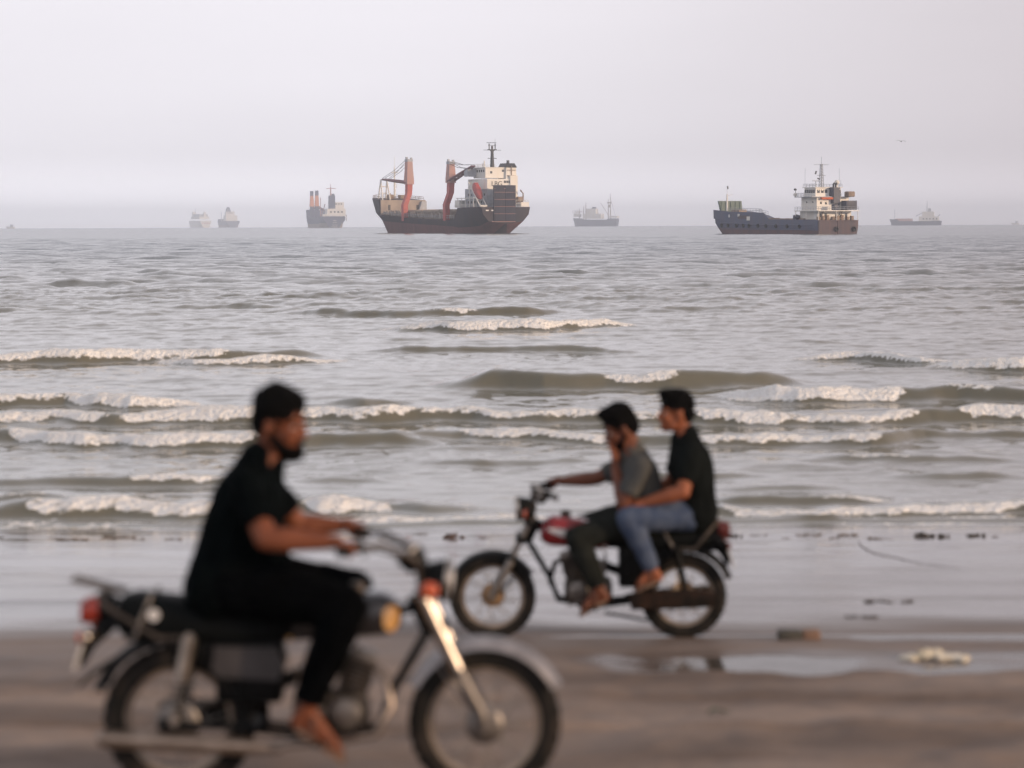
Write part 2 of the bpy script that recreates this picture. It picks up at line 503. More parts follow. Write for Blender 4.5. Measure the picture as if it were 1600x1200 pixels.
# ------------------------------------------------------------------ puddle
def water_mat(name, base, rough, bumps, foam_attr=False):
    m = bpy.data.materials.new(name); m.use_nodes = True
    n, l = m.node_tree.nodes, m.node_tree.links
    p = n['Principled BSDF']
    p.inputs['Base Color'].default_value = (*base, 1)
    p.inputs['Roughness'].default_value = rough
    p.inputs['IOR'].default_value = 1.35
    tc = n.new('ShaderNodeTexCoord')
    geo = n.new('ShaderNodeNewGeometry')
    prev = geo.outputs['Normal']
    for sx, sy, tilt_x, tilt_y in bumps:
        mp = n.new('ShaderNodeMapping'); mp.inputs['Scale'].default_value = (sx, sy, 1)
        l.new(tc.outputs['Object'], mp.inputs[0])
        no = n.new('ShaderNodeTexNoise'); no.inputs['Scale'].default_value = 1.0; no.inputs['Detail'].default_value = 3
        no.inputs['Roughness'].default_value = 0.6
        l.new(mp.outputs[0], no.inputs['Vector'])
        sb = n.new('ShaderNodeVectorMath'); sb.operation = 'SUBTRACT'; sb.inputs[1].default_value = (0.5, 0.5, 0.5)
        l.new(no.outputs['Color'], sb.inputs[0])
        ml = n.new('ShaderNodeVectorMath'); ml.operation = 'MULTIPLY'; ml.inputs[1].default_value = (tilt_x, tilt_y, 0)
        l.new(sb.outputs[0], ml.inputs[0])
        tilt_out = ml.outputs[0]
        if foam_attr:
            # sheltered shallows are smoother than the open water
            oq = n.new('ShaderNodeAttribute'); oq.attribute_name = 'offshore'
            om = n.new('ShaderNodeMapRange'); om.inputs['To Min'].default_value = 0.5; om.inputs['To Max'].default_value = 1.5
            l.new(oq.outputs['Fac'], om.inputs['Value'])
            osc = n.new('ShaderNodeVectorMath'); osc.operation = 'SCALE'
            l.new(tilt_out, osc.inputs[0]); l.new(om.outputs[0], osc.inputs['Scale']); tilt_out = osc.outputs[0]
        ad_ = n.new('ShaderNodeVectorMath'); ad_.operation = 'ADD'
        l.new(prev, ad_.inputs[0]); l.new(tilt_out, ad_.inputs[1])
        prev = ad_.outputs[0]
    if foam_attr:
        # offshore the water is clearer and bluer, and the unresolved chop runs in with its steep faces shorewards
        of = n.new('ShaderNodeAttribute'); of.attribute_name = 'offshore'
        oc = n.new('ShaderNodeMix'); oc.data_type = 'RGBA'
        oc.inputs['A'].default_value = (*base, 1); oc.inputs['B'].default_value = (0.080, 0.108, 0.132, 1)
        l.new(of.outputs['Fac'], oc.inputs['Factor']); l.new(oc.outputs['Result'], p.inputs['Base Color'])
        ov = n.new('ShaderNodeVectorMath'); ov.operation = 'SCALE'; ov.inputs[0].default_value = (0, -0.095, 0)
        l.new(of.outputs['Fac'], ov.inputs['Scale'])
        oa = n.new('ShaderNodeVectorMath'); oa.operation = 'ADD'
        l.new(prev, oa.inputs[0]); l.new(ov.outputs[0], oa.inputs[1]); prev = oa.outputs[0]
    nrm = n.new('ShaderNodeVectorMath'); nrm.operation = 'NORMALIZE'
    l.new(prev, nrm.inputs[0]); l.new(nrm.outputs[0], p.inputs['Normal'])
    if foam_attr:
        fa = n.new('ShaderNodeAttribute'); fa.attribute_name = 'foam'
        nf = n.new('ShaderNodeTexNoise'); nf.inputs['Scale'].default_value = 6.5; nf.inputs['Detail'].default_value = 8
        nf.inputs['Roughness'].default_value = 0.7
        l.new(tc.outputs['Object'], nf.inputs['Vector'])
        ad = n.new('ShaderNodeMath'); ad.operation = 'ADD'
        sub = n.new('ShaderNodeMath'); sub.operation = 'MULTIPLY_ADD'; sub.inputs[1].default_value = 1.6; sub.inputs[2].default_value = -0.80
        l.new(nf.outputs['Fac'], sub.inputs[0])
        l.new(fa.outputs['Fac'], ad.inputs[0]); l.new(sub.outputs[0], ad.inputs[1])
        st = n.new('ShaderNodeMapRange'); st.interpolation_type = 'SMOOTHSTEP'
        st.inputs['From Min'].default_value = 0.38; st.inputs['From Max'].default_value = 0.62
        l.new(ad.outputs[0], st.inputs['Value'])
        fb = n.new('ShaderNodeBsdfPrincipled')
        fb.inputs['Roughness'].default_value = 0.9
        fb.inputs['Specular IOR Level'].default_value = 0.1
        fr = n.new('ShaderNodeValToRGB')
        fr.color_ramp.elements[0].position = 0.3; fr.color_ramp.elements[0].color = (0.82, 0.79, 0.75, 1)
        fr.color_ramp.elements[1].position = 0.6; fr.color_ramp.elements[1].color = (0.96, 0.955, 0.945, 1)
        l.new(nf.outputs['Fac'], fr.inputs[0]); l.new(fr.outputs[0], fb.inputs['Base Color'])
        nb = n.new('ShaderNodeTexNoise'); nb.inputs['Scale'].default_value = 9; nb.inputs['Detail'].default_value = 6
        l.new(tc.outputs['Object'], nb.inputs['Vector'])
        bb = n.new('ShaderNodeBump'); bb.inputs['Strength'].default_value = 1.0; bb.inputs['Distance'].default_value = 0.14
        l.new(nb.outputs['Fac'], bb.inputs['Height']); l.new(bb.outputs[0], fb.inputs['Normal'])
        mx = n.new('ShaderNodeMixShader')
        l.new(st.outputs[0], mx.inputs[0]); l.new(p.outputs[0], mx.inputs[1]); l.new(fb.outputs[0], mx.inputs[2])
        l.new(mx.outputs[0], n['Material Output'].inputs['Surface'])
    return m

px_ = np.linspace(-1.5, 8, 60); py_ = np.linspace(13.2, 15.2, 30)
PX, PY = np.meshgrid(px_, py_)
pud = grid_object('puddle', PX, PY, np.full_like(PX, PUD_Z - 0.004), water_mat('puddle_water', (0.09, 0.075, 0.062), 0.07, [(2.2, 5, 0.05, 0.07), (14, 30, 0.05, 0.08)]))
tag(pud, 'shallow puddle on the sand in front of the two riders', None, None, 'structure')

# ================================================================== the sea
rows = [23.6]
while rows[-1] < 118: rows.append(rows[-1] + max(0.07, rows[-1] * 0.0028))
while rows[-1] < 600: rows.append(rows[-1] * 1.0045)
while rows[-1] < 7300: rows.append(rows[-1] * 1.02)
rows = np.array(rows)
tcol = np.concatenate([np.linspace(-1.2, -0.255, 36), np.linspace(-0.25, 0.25, 820), np.linspace(0.255, 1.2, 36)])
SY, ST = np.meshgrid(rows, tcol, indexing='ij')
SX = ST * (SY + 6.0)
spac = np.gradient(rows)[:, None]

SZ = np.zeros_like(SX)
near = sstep(150, 45, SY)               # 1 close to the shore
amp_lo = (0.85 - 0.72 * near) * (0.15 + 0.85 * sstep(24, 34, SY))
amp_hi = (1.10 - 0.84 * near) * (0.15 + 0.85 * sstep(24, 34, SY))
wr = random.Random(3)
for i in range(56):
    lam = 0.5 * (13 / 0.5) ** (i / 55.0)
    nr_ = int(np.searchsorted(-lam / spac[:, 0], -1.6))   # rows fine enough to carry this wave
    if nr_ < 2: continue
    x = SX[:nr_]; y = SY[:nr_]
    ang = wr.gauss(0, 0.70 if lam < 4.5 else 0.42)
    kx, ky = math.sin(ang), math.cos(ang)
    k = 2 * math.pi / lam
    ph = wr.uniform(0, 6.28)
    nz = vnoise(x / (lam * 3.4) + 31 * i, y / (lam * 4.0), 100 + i)
    warp = 0.5 * lam * (nz - 0.5)
    a = 0.0094 * lam ** 0.62
    vis = sstep(1.6, 3.4, lam / spac[:nr_])
    s = np.sin(k * (x * kx + y * ky + warp) + ph)
    SZ[:nr_] += (amp_hi if lam < 1.8 else amp_lo)[:nr_] * a * vis * (0.3 + 1.4 * nz) * (1 - 2 * np.abs(s) ** 0.8 if i % 3 == 0 else s)

FOAM = np.zeros_like(SX)
BREAK = [
 ([(-60, 487), (20, 486), (75, 484)], 11, []),
 ([(330, 477), (410, 478), (490, 477)], 8, []),
 ([(430, 489), (620, 492), (800, 490), (910, 487)], 15, [(690, 745, .75)]),
 ([(585, 514), (700, 517), (850, 515), (1010, 506)], 17, [(600, 1004, 1)]),
 ([(640, 470), (700, 471), (760, 469)], 5, []),
 ([(1130, 474), (1180, 475), (1230, 473)], 6, []),
 ([(1340, 488), (1400, 488)], 6, []),
 ([(1220, 535), (1280, 536), (1330, 534)], 8, []),
 ([(560, 530), (620, 532), (700, 530)], 7, []),
 ([(-80, 572), (100, 568), (330, 564), (520, 558)], 21, [(-80, 345, 1)]),
 ([(225, 566), (300, 571), (430, 568), (545, 563)], 12, [(245, 530, .9)]),
 ([(1240, 562), (1350, 564), (1440, 569), (1500, 569)], 18, [(1252, 1490, .9)]),
 ([(1465, 576), (1600, 580), (1720, 577)], 22, [(1478, 1720, .8)]),
 ([(675, 604), (850, 609), (1050, 605), (1265, 598)], 27, [(945, 1056, .8)]),
 ([(1125, 622), (1250, 628), (1400, 624), (1500, 624), (1720, 628)], 26, [(1140, 1412, 1), (1490, 1560, .45)]),
 ([(-80, 636), (100, 633), (200, 640), (320, 634)], 19, [(-80, 90, .55), (95, 305, 1)]),
 ([(485, 630), (570, 633), (655, 629)], 16, []),
 ([(-80, 665), (80, 661), (180, 664), (300, 660), (500, 658), (800, 657), (1090, 661), (1300, 663), (1450, 655), (1600, 657), (1720, 658)], 21,
  [(-80, 165, 1), (200, 400, 1), (400, 650, .75), (650, 1090, .6), (1090, 1230, 1), (1230, 1440, .65), (1520, 1720, .85)]),
 ([(-80, 690), (20, 689), (130, 697), (390, 701), (500, 696), (705, 692)], 20, [(0, 400, .95)]),
 ([(590, 692), (720, 685), (950, 693), (1090, 694), (1360, 694), (1450, 686), (1720, 682)], 17, [(720, 960, .8), (1090, 1370, .8)]),
 ([(-80, 760), (100, 758), (250, 758), (440, 760)], 16, [(200, 345, .55)]),
 ([(440, 755), (520, 752), (640, 756)], 7, []),
 ([(1100, 766), (1200, 766), (1330, 764)], 9, []),
 ([(1380, 743), (1480, 745), (1610, 741)], 10, []),
 ([(-80, 816), (100, 815), (350, 812), (610, 807)], 26, [(30, 350, .62), (470, 600, 1)]),
 ([(585, 803), (670, 804), (750, 802)], 20, []),
 ([(1070, 788), (1250, 792), (1420, 797)], 15, [(1280, 1400, .35)]),
 ([(1040, 810), (1300, 811), (1450, 805), (1600, 800), (1720, 798)], 15, [(1140, 1620, .72)]),
 ([(-80, 785), (50, 783), (130, 786)], 12, [(-80, 60, .4)]),
 ([(280, 819), (600, 817), (900, 817), (1160, 816)], 10, [(330, 1130, .6)]),
 ([(540, 549), (800, 547), (1010, 550)], 8, []),
 ([(880, 742), (1050, 744), (1200, 741)], 9, []),
 ([(620, 722), (760, 724), (930, 721)], 8, []),
 ([(1250, 720), (1420, 722), (1600, 719)], 9, [(1330, 1420, .4)]),
]
# a photo x for every sea vertex, used only to look the crest lines up along the shore
for bi, (pts, hpx, foams) in enumerate(BREAK):
    W = [on_sea(*p) for p in pts]
    wx = np.array([w.x for w in W]); wy = np.array([w.y for w in W])
    d0 = wy.mean(); scl = FPX / d0
    H = 0.80 * hpx / scl
    x0, x1 = wx[0], wx[-1]
    rsel = (rows > d0 - 6 * H - 6) & (rows < d0 + 22 * H + 6)
    ii = np.where(rsel)[0]
    if len(ii) == 0: continue
    sl = slice(ii[0], ii[-1] + 1)
    x = SX[sl]; y = SY[sl]
    tp = 95 / scl
    env = sstep(x0 - 0.2 * tp, x0 + tp, x) * (1 - sstep(x1 - tp, x1 + 0.2 * tp, x))
    mod = 0.50 + 1.0 * fbm(x * scl / 95.0, x * 0 + bi * 7.7, 300 + bi, 3)
    wf = 1.35 * H + 0.10; wb = 5.5 * H + 0.2
    yc = np.interp(x, wx, wy) + 1.25 * wf + (fbm(x * scl / 110.0, x * 0 + bi, 200 + bi, 2) - 0.5) * 2.4 * wf
    s = y - yc
    fm = np.zeros_like(x)
    for (fa, fb_, st) in foams:
        X0 = on_sea(fa, np.mean([p[1] for p in pts])).x; X1 = on_sea(fb_, np.mean([p[1] for p in pts])).x
        e = 22 / scl
        fm = np.maximum(fm, st * sstep(X0 - e, X0 + e, x) * (1 - sstep(X1 - e, X1 + e, x)))
    front = np.exp(-np.abs(s / wf) ** 2.2); back = np.exp(-np.abs(s / wb) ** 1.6)
    prof = np.where(s < 0, front, back)
    h = H * env * mod * prof
    trough = -0.12 * H * env * np.exp(-((s + 2.6 * wf) / (1.6 * wf)) ** 2)
    # tumbling white water: a lumpy apron down the front of the crest, ragged along its lower edge
    lump = 0.55 * fbm(x / (0.55 + 0.003 * d0), y / (0.40 + 0.003 * d0), 400 + bi, 3) + 0.45 * fbm(x / (0.16 + 0.0012 * d0), y / (0.20 + 0.0016 * d0), 450 + bi, 4, 0.6)
    lip = 0.35 + 0.65 * fm
    low = -wf * (0.65 + 0.85 * fbm(x * scl / 48.0, x * 0 + 3 * bi, 500 + bi, 3)) * lip
    up = wb * (0.10 + 0.30 * fbm(x * scl / 34.0, x * 0 + 5 * bi, 600 + bi, 3)) * lip
    band = sstep(low - 0.25 * wf, low + 0.15 * wf, s) * (1 - sstep(up * 0.6, up + 0.25 * wb, s))
    brk = fbm(x * scl / 40.0, y / (2 * wf) + bi, 800 + bi, 4)
    foam = np.sqrt(fm) * band * (0.84 + 0.9 * (lump - 0.40) + 0.9 * (1.15 - fm) * (brk - 0.55))
    h = h + fm * band * env * ((lump - 0.42) * 0.62 * H + 0.10 * H)
    trail = 1.0 * fm * np.exp(-np.clip(s, 0, None) / (1.6 * wb)) * (s > 0) * sstep(0.42, 0.78, fbm(x * 1.3, y * 0.45, 700 + bi, 5, 0.6))
    SZ[sl] += h + trough
    FOAM[sl] = np.maximum(FOAM[sl], np.maximum(foam, trail))
# last thin tongues of swash and flecks of foam
fl = fbm(SX * 1.2, SY * 3.0, 901, 5)
FOAM = np.maximum(FOAM, 0.50 * sstep(0.60, 0.74, fl) * sstep(31, 25.5, SY))
SZ *= sstep(24.4, 26.0, SY) * 0.85 + 0.15
wig = (fbm(SX * 0.35, SX * 0 + 2, 951, 4) - 0.5) * 0.9
SZ += 0.030 * np.exp(-((SY - 25.05 - wig) / 0.13) ** 2) + 0.02 * np.exp(-((SY - 26.0 + 0.7 * wig) / 0.16) ** 2)
FOAM = np.maximum(FOAM, 0.62 * np.exp(-((SY - 24.78 - wig) / 0.10) ** 2) * sstep(0.42, 0.6, fbm(SX * 0.8, SY, 953, 4)))
SZ -= (SX ** 2 + SY ** 2) / (2 * R_EARTH)
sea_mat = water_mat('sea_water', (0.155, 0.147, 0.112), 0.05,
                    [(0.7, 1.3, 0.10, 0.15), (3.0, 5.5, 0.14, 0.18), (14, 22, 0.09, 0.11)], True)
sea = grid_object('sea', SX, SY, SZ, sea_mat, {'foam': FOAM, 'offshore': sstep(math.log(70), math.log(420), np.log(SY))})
tag(sea, 'grey sea with low breaking waves and white foam', None, None, 'structure')
del SX, SY, SZ, FOAM, ST

# ------------------------------------------------------------------ haze
hb = MB()
hb.box((0, 3770, 23), (18400, 7660, 62))
haze = hb.build('haze', [], None, False)
hm = bpy.data.materials.new('sea_haze'); hm.use_nodes = True
hn, hl = hm.node_tree.nodes, hm.node_tree.links
hn.clear()
h_out = hn.new('ShaderNodeOutputMaterial'); h_v = hn.new('ShaderNodeVolumePrincipled')
h_v.inputs['Color'].default_value = (0.97, 0.98, 1.0, 1)
h_v.inputs['Density'].default_value = 0.00024
h_v.inputs['Anisotropy'].default_value = 0.9
hl.new(h_v.outputs[0], h_out.inputs['Volume'])
haze.data.materials.clear(); haze.data.materials.append(hm)
tag(haze, 'pale haze hanging over the sea', None, None, 'stuff')

# ================================================================== ships
M_NAVY = mat('hull_navy_paint', (0.020, 0.020, 0.036), 0.6, spec=0.25, scale=0.45, color2=(0.050, 0.036, 0.042), streak=True, detail=8)
M_BOOT = mat('hull_red_boot_paint', (0.16, 0.058, 0.060), 0.65, scale=0.5, color2=(0.10, 0.045, 0.052), streak=True)
M_BLUE = mat('hull_blue_paint', (0.070, 0.090, 0.165), 0.6, scale=0.6, color2=(0.095, 0.095, 0.135), streak=True)
M_PURP = mat('hull_rusty_stern_paint', (0.115, 0.072, 0.078), 0.7, scale=0.7, color2=(0.068, 0.060, 0.080), streak=True)
M_PRED = mat('hull_worn_red_paint', (0.17, 0.085, 0.085), 0.7, scale=0.6, color2=(0.11, 0.075, 0.09), streak=True)
M_WHITE = mat('ship_white_paint', (0.74, 0.70, 0.63), 0.5, scale=0.5, color2=(0.80, 0.79, 0.77), streak=True)
M_GREY = mat('ship_grey_paint', (0.38, 0.40, 0.44), 0.55, var=0.15, scale=0.8)
M_RUST = mat('rusty_steel', (0.22, 0.15, 0.11), 0.85, scale=0.7, color2=(0.36, 0.28, 0.22))
M_COAM = mat('hatch_coaming_paint', (0.30, 0.25, 0.21), 0.8, scale=0.6, color2=(0.20, 0.16, 0.135))
M_TAN = mat('deck_tan_paint', (0.42, 0.35, 0.29), 0.8, scale=0.3, color2=(0.30, 0.25, 0.22))
M_CRANE = mat('crane_red_paint', (0.42, 0.070, 0.065), 0.5, var=0.2, scale=0.6)
M_CRANEP = mat('crane_faded_red_paint', (0.50, 0.235, 0.20), 0.6, scale=0.5, color2=(0.42, 0.27, 0.25), streak=True)
M_JIB = mat('crane_jib_paint', (0.17, 0.055, 0.065), 0.6, var=0.2)
M_BLACK = mat('ship_black_paint', (0.022, 0.022, 0.028), 0.5, var=0.3, scale=1)
M_WIN = mat('ship_window_glass', (0.03, 0.035, 0.045), 0.15)
M_RAMP = mat('ramp_navy_paint', (0.022, 0.027, 0.050), 0.65, spec=0.2, scale=0.4, color2=(0.045, 0.042, 0.058), streak=True)
M_ORANGE = mat('awning_orange', (0.62, 0.13, 0.04), 0.7, var=0.1)
M_GREEN = mat('ramp_green_paint', (0.105, 0.155, 0.135), 0.65, scale=0.35, color2=(0.15, 0.19, 0.17), streak=True)
M_DBLUE = mat('container_blue_paint', (0.035, 0.042, 0.075), 0.5, var=0.2)
M_CORANGE = mat('far_crane_orange_paint', (0.62, 0.24, 0.10), 0.6, var=0.1)
M_FHULL = mat('far_hull_blue_paint', (0.040, 0.050, 0.115), 0.6, var=0.2, scale=0.3)
M_FTAN = mat('far_hull_tan_paint', (0.30, 0.25, 0.23), 0.6, var=0.2, scale=0.3)
M_TYRE = mat('fender_rubber', (0.02, 0.02, 0.022), 0.8)
M_FLAG = mat('flag_cloth_dark', (0.03, 0.03, 0.04), 0.8)

def sea_z(d, x=0.0):
    return -(d * d + x * x) / (2 * R_EARTH)

def ship_root(name, px, d, theta, label, cat='ship', group='ships at anchor off the beach'):
    x = at(px, 360, d).x
    o = empty(name, (x, d, sea_z(d, x)), math.pi - math.radians(theta))
    return tag(o, label, cat, group)

def hull(root, secs, mats, names=('hull',), split=None):
    """secs: list of (x, [(half_breadth, z), ...]) keel side first; one closed shell with transom"""
    mb = MB()
    n = len(secs[0][1])
    rings = []
    for x, prof in secs:
        xs_ = x if hasattr(x, '__len__') else [x] * n
        ring = [(xs_[i], -prof[i][0], prof[i][1]) for i in range(n - 1, -1, -1)] + [(xs_[i], prof[i][0], prof[i][1]) for i in range(n)]
        rings.append(ring)
    nn = 2 * n
    for i in range(len(rings) - 1):
        a, b = rings[i], rings[i + 1]
        for k in range(nn):
            k2 = (k + 1) % nn
            # lower strakes get the boot colour
            ka = k if k < n - 1 else k
            low = False
            lev = (n - 1 - k2) if k2 < n else (k - n)
            if k2 != 0 and split is not None and 0 <= lev < split: low = True
            mb.add([a[k], a[k2], b[k2], b[k]], [(0, 1, 2, 3)], 1 if low else 0)
    mb.add(rings[0], [tuple(range(nn))], 2 if len(mats) > 2 else 0)
    mb.add(rings[-1], [tuple(range(nn))], 0)
    return mb.build('hull', mats, root)

def rail(mb, pts, h=1.0, step=2.0, r=0.05, bars=2):
    pts = [Vector(p) for p in pts]
    for i in range(len(pts) - 1):
        a, b = pts[i], pts[i + 1]
        n = max(1, int((b - a).length / step))
        for k in range(n + 1):
            q = a.lerp(b, k / n)
            mb.tube([q, q + Vector((0, 0, h))], r, 4)
        for j in range(1, bars + 1):
            up = Vector((0, 0, h * j / bars))
            mb.tube([a + up, b + up], r, 4)

# ---- heavy cargo ship with two red cranes -------------------------------------------------
A = ship_root('cargo_ship', 787.5, 850, 60, 'large dark cargo ship with two red cranes and a tall stern ramp')
A.scale = (0.95, 1.0, 1.0)
secsA = [
    (-1.5, [(0.4, 3.4), (7.0, 4.2), (9.2, 6.6), (9.8, 9.2)]),
    (4.0, [(3.2, -1.0), (7.6, 2.6), (9.5, 5.6), (9.9, 9.2)]),
    (10.0, [(6.6, -1.0), (8.9, 2.2), (9.8, 5.0), (10.0, 9.1)]),
    (16.5, [(8.6, -1.0), (9.6, 2.0), (9.9, 4.6), (10.0, 9.0)]),
    (19.5, [(9.0, -1.0), (9.8, 2.4), (9.9, 3.6), (9.9, 4.7)]),
    (50.0, [(9.2, -1.0), (9.8, 3.4), (9.9, 4.2), (9.9, 5.3)]),
    (70.0, [(8.4, -1.0), (9.2, 4.1), (9.6, 5.0), (9.8, 6.2)]),
    (80.9, [(6.0, -1.0), (8.0, 4.5), (9.2, 5.5), (9.7, 6.8)]),
    (81.2, [(5.7, -1.0), (7.6, 4.6), (9.0, 6.6), (9.7, 12.4)]),
    ([86.5, 88, 89, 90], [(3.2, -1.0), (5.4, 5.0), (7.4, 7.6), (8.6, 13.0)]),
    ([90, 92.5, 95, 97], [(0.8, -1.0), (2.4, 5.4), (3.6, 8.2), (5.0, 13.4)]),
    ([91, 94, 97, 99.5], [(0.1, -1.0), (0.2, 5.5), (0.3, 8.4), (0.5, 13.5)]),
]
hull(A, secsA, [M_NAVY, M_BOOT, M_NAVY], split=1)
b = MB()
b.box((-1.66, 1.0, 4.15), (0.2, 9.4, 0.35)); b.build('stern_sill', M_CRANEP, A)
# stern ramp in raised panels
rp = MB(); rp.box((-1.75, 0.7, 10.5), (0.5, 8.8, 12.6)); ramp = rp.build('stern_ramp', M_RAMP, A)
pan = MB(); pan.box((0, 0, 0), (0.16, 3.7, 2.35), bev=0.05)
pme = pan.mesh('panel', M_RAMP, False)
for j in range(2):
    for k in range(5):
        o = link_mesh('panel', pme, ramp); o.location = (-2.06, 2.8 - 4.2 * j, 5.6 + 2.5 * k)
rb = MB()
for k in range(4): rb.box((-2.1, 0.7, 6.85 + 2.5 * k), (0.12, 8.6, 0.10))
rb.build('ramp_rib', M_CRANEP, ramp)
rb = MB()
for k in range(9): rb.box((-2.08, 4.6 - 0.97 * k, 15.6), (0.1, 0.45, 0.22))
rb.build('ramp_hook', M_CRANEP, ramp)['kind'] = 'stuff'
# forecastle
fc = MB(); fc.box((80.6, 0, 9.5), (0.4, 19.0, 5.9)); fcb = fc.build('forecastle_bulkhead', M_TAN, A)
for k in range(3):
    q = MB(); q.box((80.36, 6 - 6 * k, 9.6), (0.12, 1.0, 2.0)); q.build('door', M_BLACK, fcb)
q = MB(); q.prism([(-9.4, 6.8), (-9.4, 12.0), (-7.4, 12.0), (-5.6, 6.8)], 'x', 79.2, 80.8); q.build('side_bracket', M_GREY, A)
q = MB(); rail(q, [(81.3, 9.2, 12.5), (81.3, -9.2, 12.5), (90, -8.3, 13.1), (98, -3, 13.6), (98, 3, 13.6), (90, 8.3, 13.1), (81.3, 9.2, 12.5)], 1.1, 2.2, 0.06); q.build('railing', M_RUST, A)
q = MB(); q.box((88, 2, 13.7), (3, 2, 1.6), bev=0.2); q.box((88, -3, 13.7), (2.6, 2, 1.5), bev=0.2); q.tube([(86, 3, 12.6), (86, 3, 15)], .4); q.build('winch', M_RUST, A)
# foremast
q = MB(); q.tube([(90, -1, 13), (90, -1, 25.0)], [0.45, 0.2], 8); q.tube([(90, -1, 25), (90, -1, 29)], 0.08, 5); q.tube([(90, -2.5, 23), (90, .5, 23)], .12, 5); q.tube([(90, -2, 17), (90, -1, 21)], .1, 5)
q.build('foremast', M_WHITE, A)
# hatch coamings and covers
for k in range(4):
    x0 = 22.5 + 14.4 * k
    q = MB(); q.box((x0 + 6.6, -0.6, 6.4), (13.2, 14.6, 2.6)); h_ = q.build('hatch_coaming', M_COAM, A)
    q = MB(); q.box((x0 + 6.6, -0.6, 8.1), (13.5, 15.0, 0.7), bev=0.12)
    for j in range(6): q.box((x0 + 1.4 + 2.1 * j, -0.6, 8.55), (0.25, 14.2, 0.2))
    q.build('hatch_cover', M_TAN, h_)
q = MB(); rail(q, [(20, 9.7, 5.0), (50, 9.7, 5.6), (78, 9.5, 6.8)], 1.2, 1.6, 0.06)
q.build('deck_railing', M_GREY, A)
q = MB()
cr = random.Random(2)
for k in range(30):
    x_ = 21 + cr.random() * 57
    q.box((x_, 8.6 + cr.uniform(-.5, .7), 5.2 + (x_ - 20) * 0.03 + 0.7), (cr.uniform(.5, 1.6), cr.uniform(.4, .8), cr.uniform(.8, 2.0)))
q.build('deck_gear', M_TAN, A)['kind'] = 'stuff'
# cranes
def deck_crane(x, jib_end, zjib, ztop=28.0):
    c = MB()
    c.loft([[(x + sx * w, y + sy * d_, z) for sx, sy in ((-1, -1), (1, -1), (1, 1), (-1, 1))] for (y, z, w, d_) in
            ((9.0, 4.5, 0.95, 0.9), (9.1, 10.2, 0.98, 0.95), (7.4, 14.4, 1.0, 1.0), (7.2, 18.0, 1.05, 1.05))])
    c.build('crane_pedestal', M_CRANE, A)
    t = MB()
    t.loft([[(x + sx * w, 7.2 + sy * d_, z) for sx, sy in ((-1, -1), (1, -1), (1, 1), (-1, 1))] for (z, w, d_) in
            ((18.02, 1.45, 1.4), (19.5, 1.45, 1.4), (23.5, 1.2, 1.15), (ztop, 1.05, 1.0))])
    tower = t.build('crane_tower', M_CRANEP, A)
    t = MB(); t.box((x, 7.2, ztop - .4), (2.4, 2.3, 0.9)); t.box((x + .7, 7.8, ztop + .4), (.7, .7, 1.0)); t.box((x - .7, 6.6, ztop + .3), (.7, .7, .7)); t.build('tower_head', M_GREY, tower)
    j = MB()
    for sy in (-1.2, 1.2):
        j.tube([(x, 7.2 + sy, 18.6), Vector((x, 7.2 + sy, 18.6)).lerp(Vector((jib_end, 7.2 + sy * .5, zjib)), .45), (jib_end, 7.2 + sy * 0.5, zjib)], [0.5, 0.55, 0.38], 4)
    for k in range(7):
        u = k / 6
        p = Vector((x, 7.2, 18.6)).lerp(Vector((jib_end, 7.2, zjib)), u)
        wdt = 1.5 * (1 - u * .5)
        j.tube([p + Vector((0, -wdt, 0)), p + Vector((0, wdt, 0))], .25, 4)
    jb = j.build('crane_jib', M_JIB, A)
    w = MB()
    for sy in (-1.0, 1.0):
        for zz, en in ((ztop, 1.0), (ztop - .6, 0.78)):
            a_, e_ = Vector((x, 7.2 + sy, zz)), Vector((x, 7.2, 18.6)).lerp(Vector((jib_end, 7.2 + sy * .5, zjib + .5)), en)
            mid = a_.lerp(e_, .5) - Vector((0, 0, .6))
            w.tube([a_, mid, e_], 0.09, 4)
    w.build('hoist_wire', M_BLACK, jb)
deck_crane(61, 82.5, 20.2, 27.2)
deck_crane(27, 9.5, 23.6, 25.6)
q = MB()
for sy in (-1.6, 1.6):
    q.tube([(84.5, 7.0 + sy, 13), (82.5, 7.2 + sy * .8, 20.0)], .28, 5); q.tube([(80.8, 7.0 + sy, 12.5), (82.5, 7.2 + sy * .8, 20.0)], .28, 5)
for zz in (15, 17.5, 20): q.tube([(82.7, 5.7, zz), (82.7, 8.7, zz)], .2, 5)
q.build('jib_rest', M_WHITE, A)
# superstructure
q = MB(); q.box((12.0, -1.0, 12.4), (17.0, 11.6, 6.6)); house = q.build('deckhouse', M_GREY, A)
q = MB(); q.box((10.9, -1.2, 17.4), (14.6, 11.9, 3.4)); up1 = q.build('upper_deckhouse', M_WHITE, A)
q = MB(); q.box((3.52, -1.2, 15.6), (0.16, 12.2, 0.5)); q.box((10.5, 4.85, 15.65), (16, .4, .3)); q.build('deck_edge', M_WHITE, A)
q = MB(); q.box((9.5, 0.2, 21.2), (9.0, 9.0, 3.6)); br = q.build('bridge', M_WHITE, A)
q = MB(); q.box((13.2, -0.5, 21.4), (2.6, 17.5, 2.8)); q.build('bridge_wing', M_GREY, A)
q = MB(); q.box((9.5, 0.2, 23.1), (9.6, 9.6, 0.22)); q.build('bridge_roof', M_WHITE, A)
wm = MB(); wm.box((0, 0, 0), (0.12, 0.8, 0.8)); wme = wm.mesh('window', M_WIN)
wm2 = MB(); wm2.box((0, 0, 0), (0.8, 0.12, 0.8)); wme2 = wm2.mesh('window', M_WIN)
for k in range(5):
    o = link_mesh('window', wme2, br); o.location = (6.2 + 1.6 * k, 4.74, 21.9)
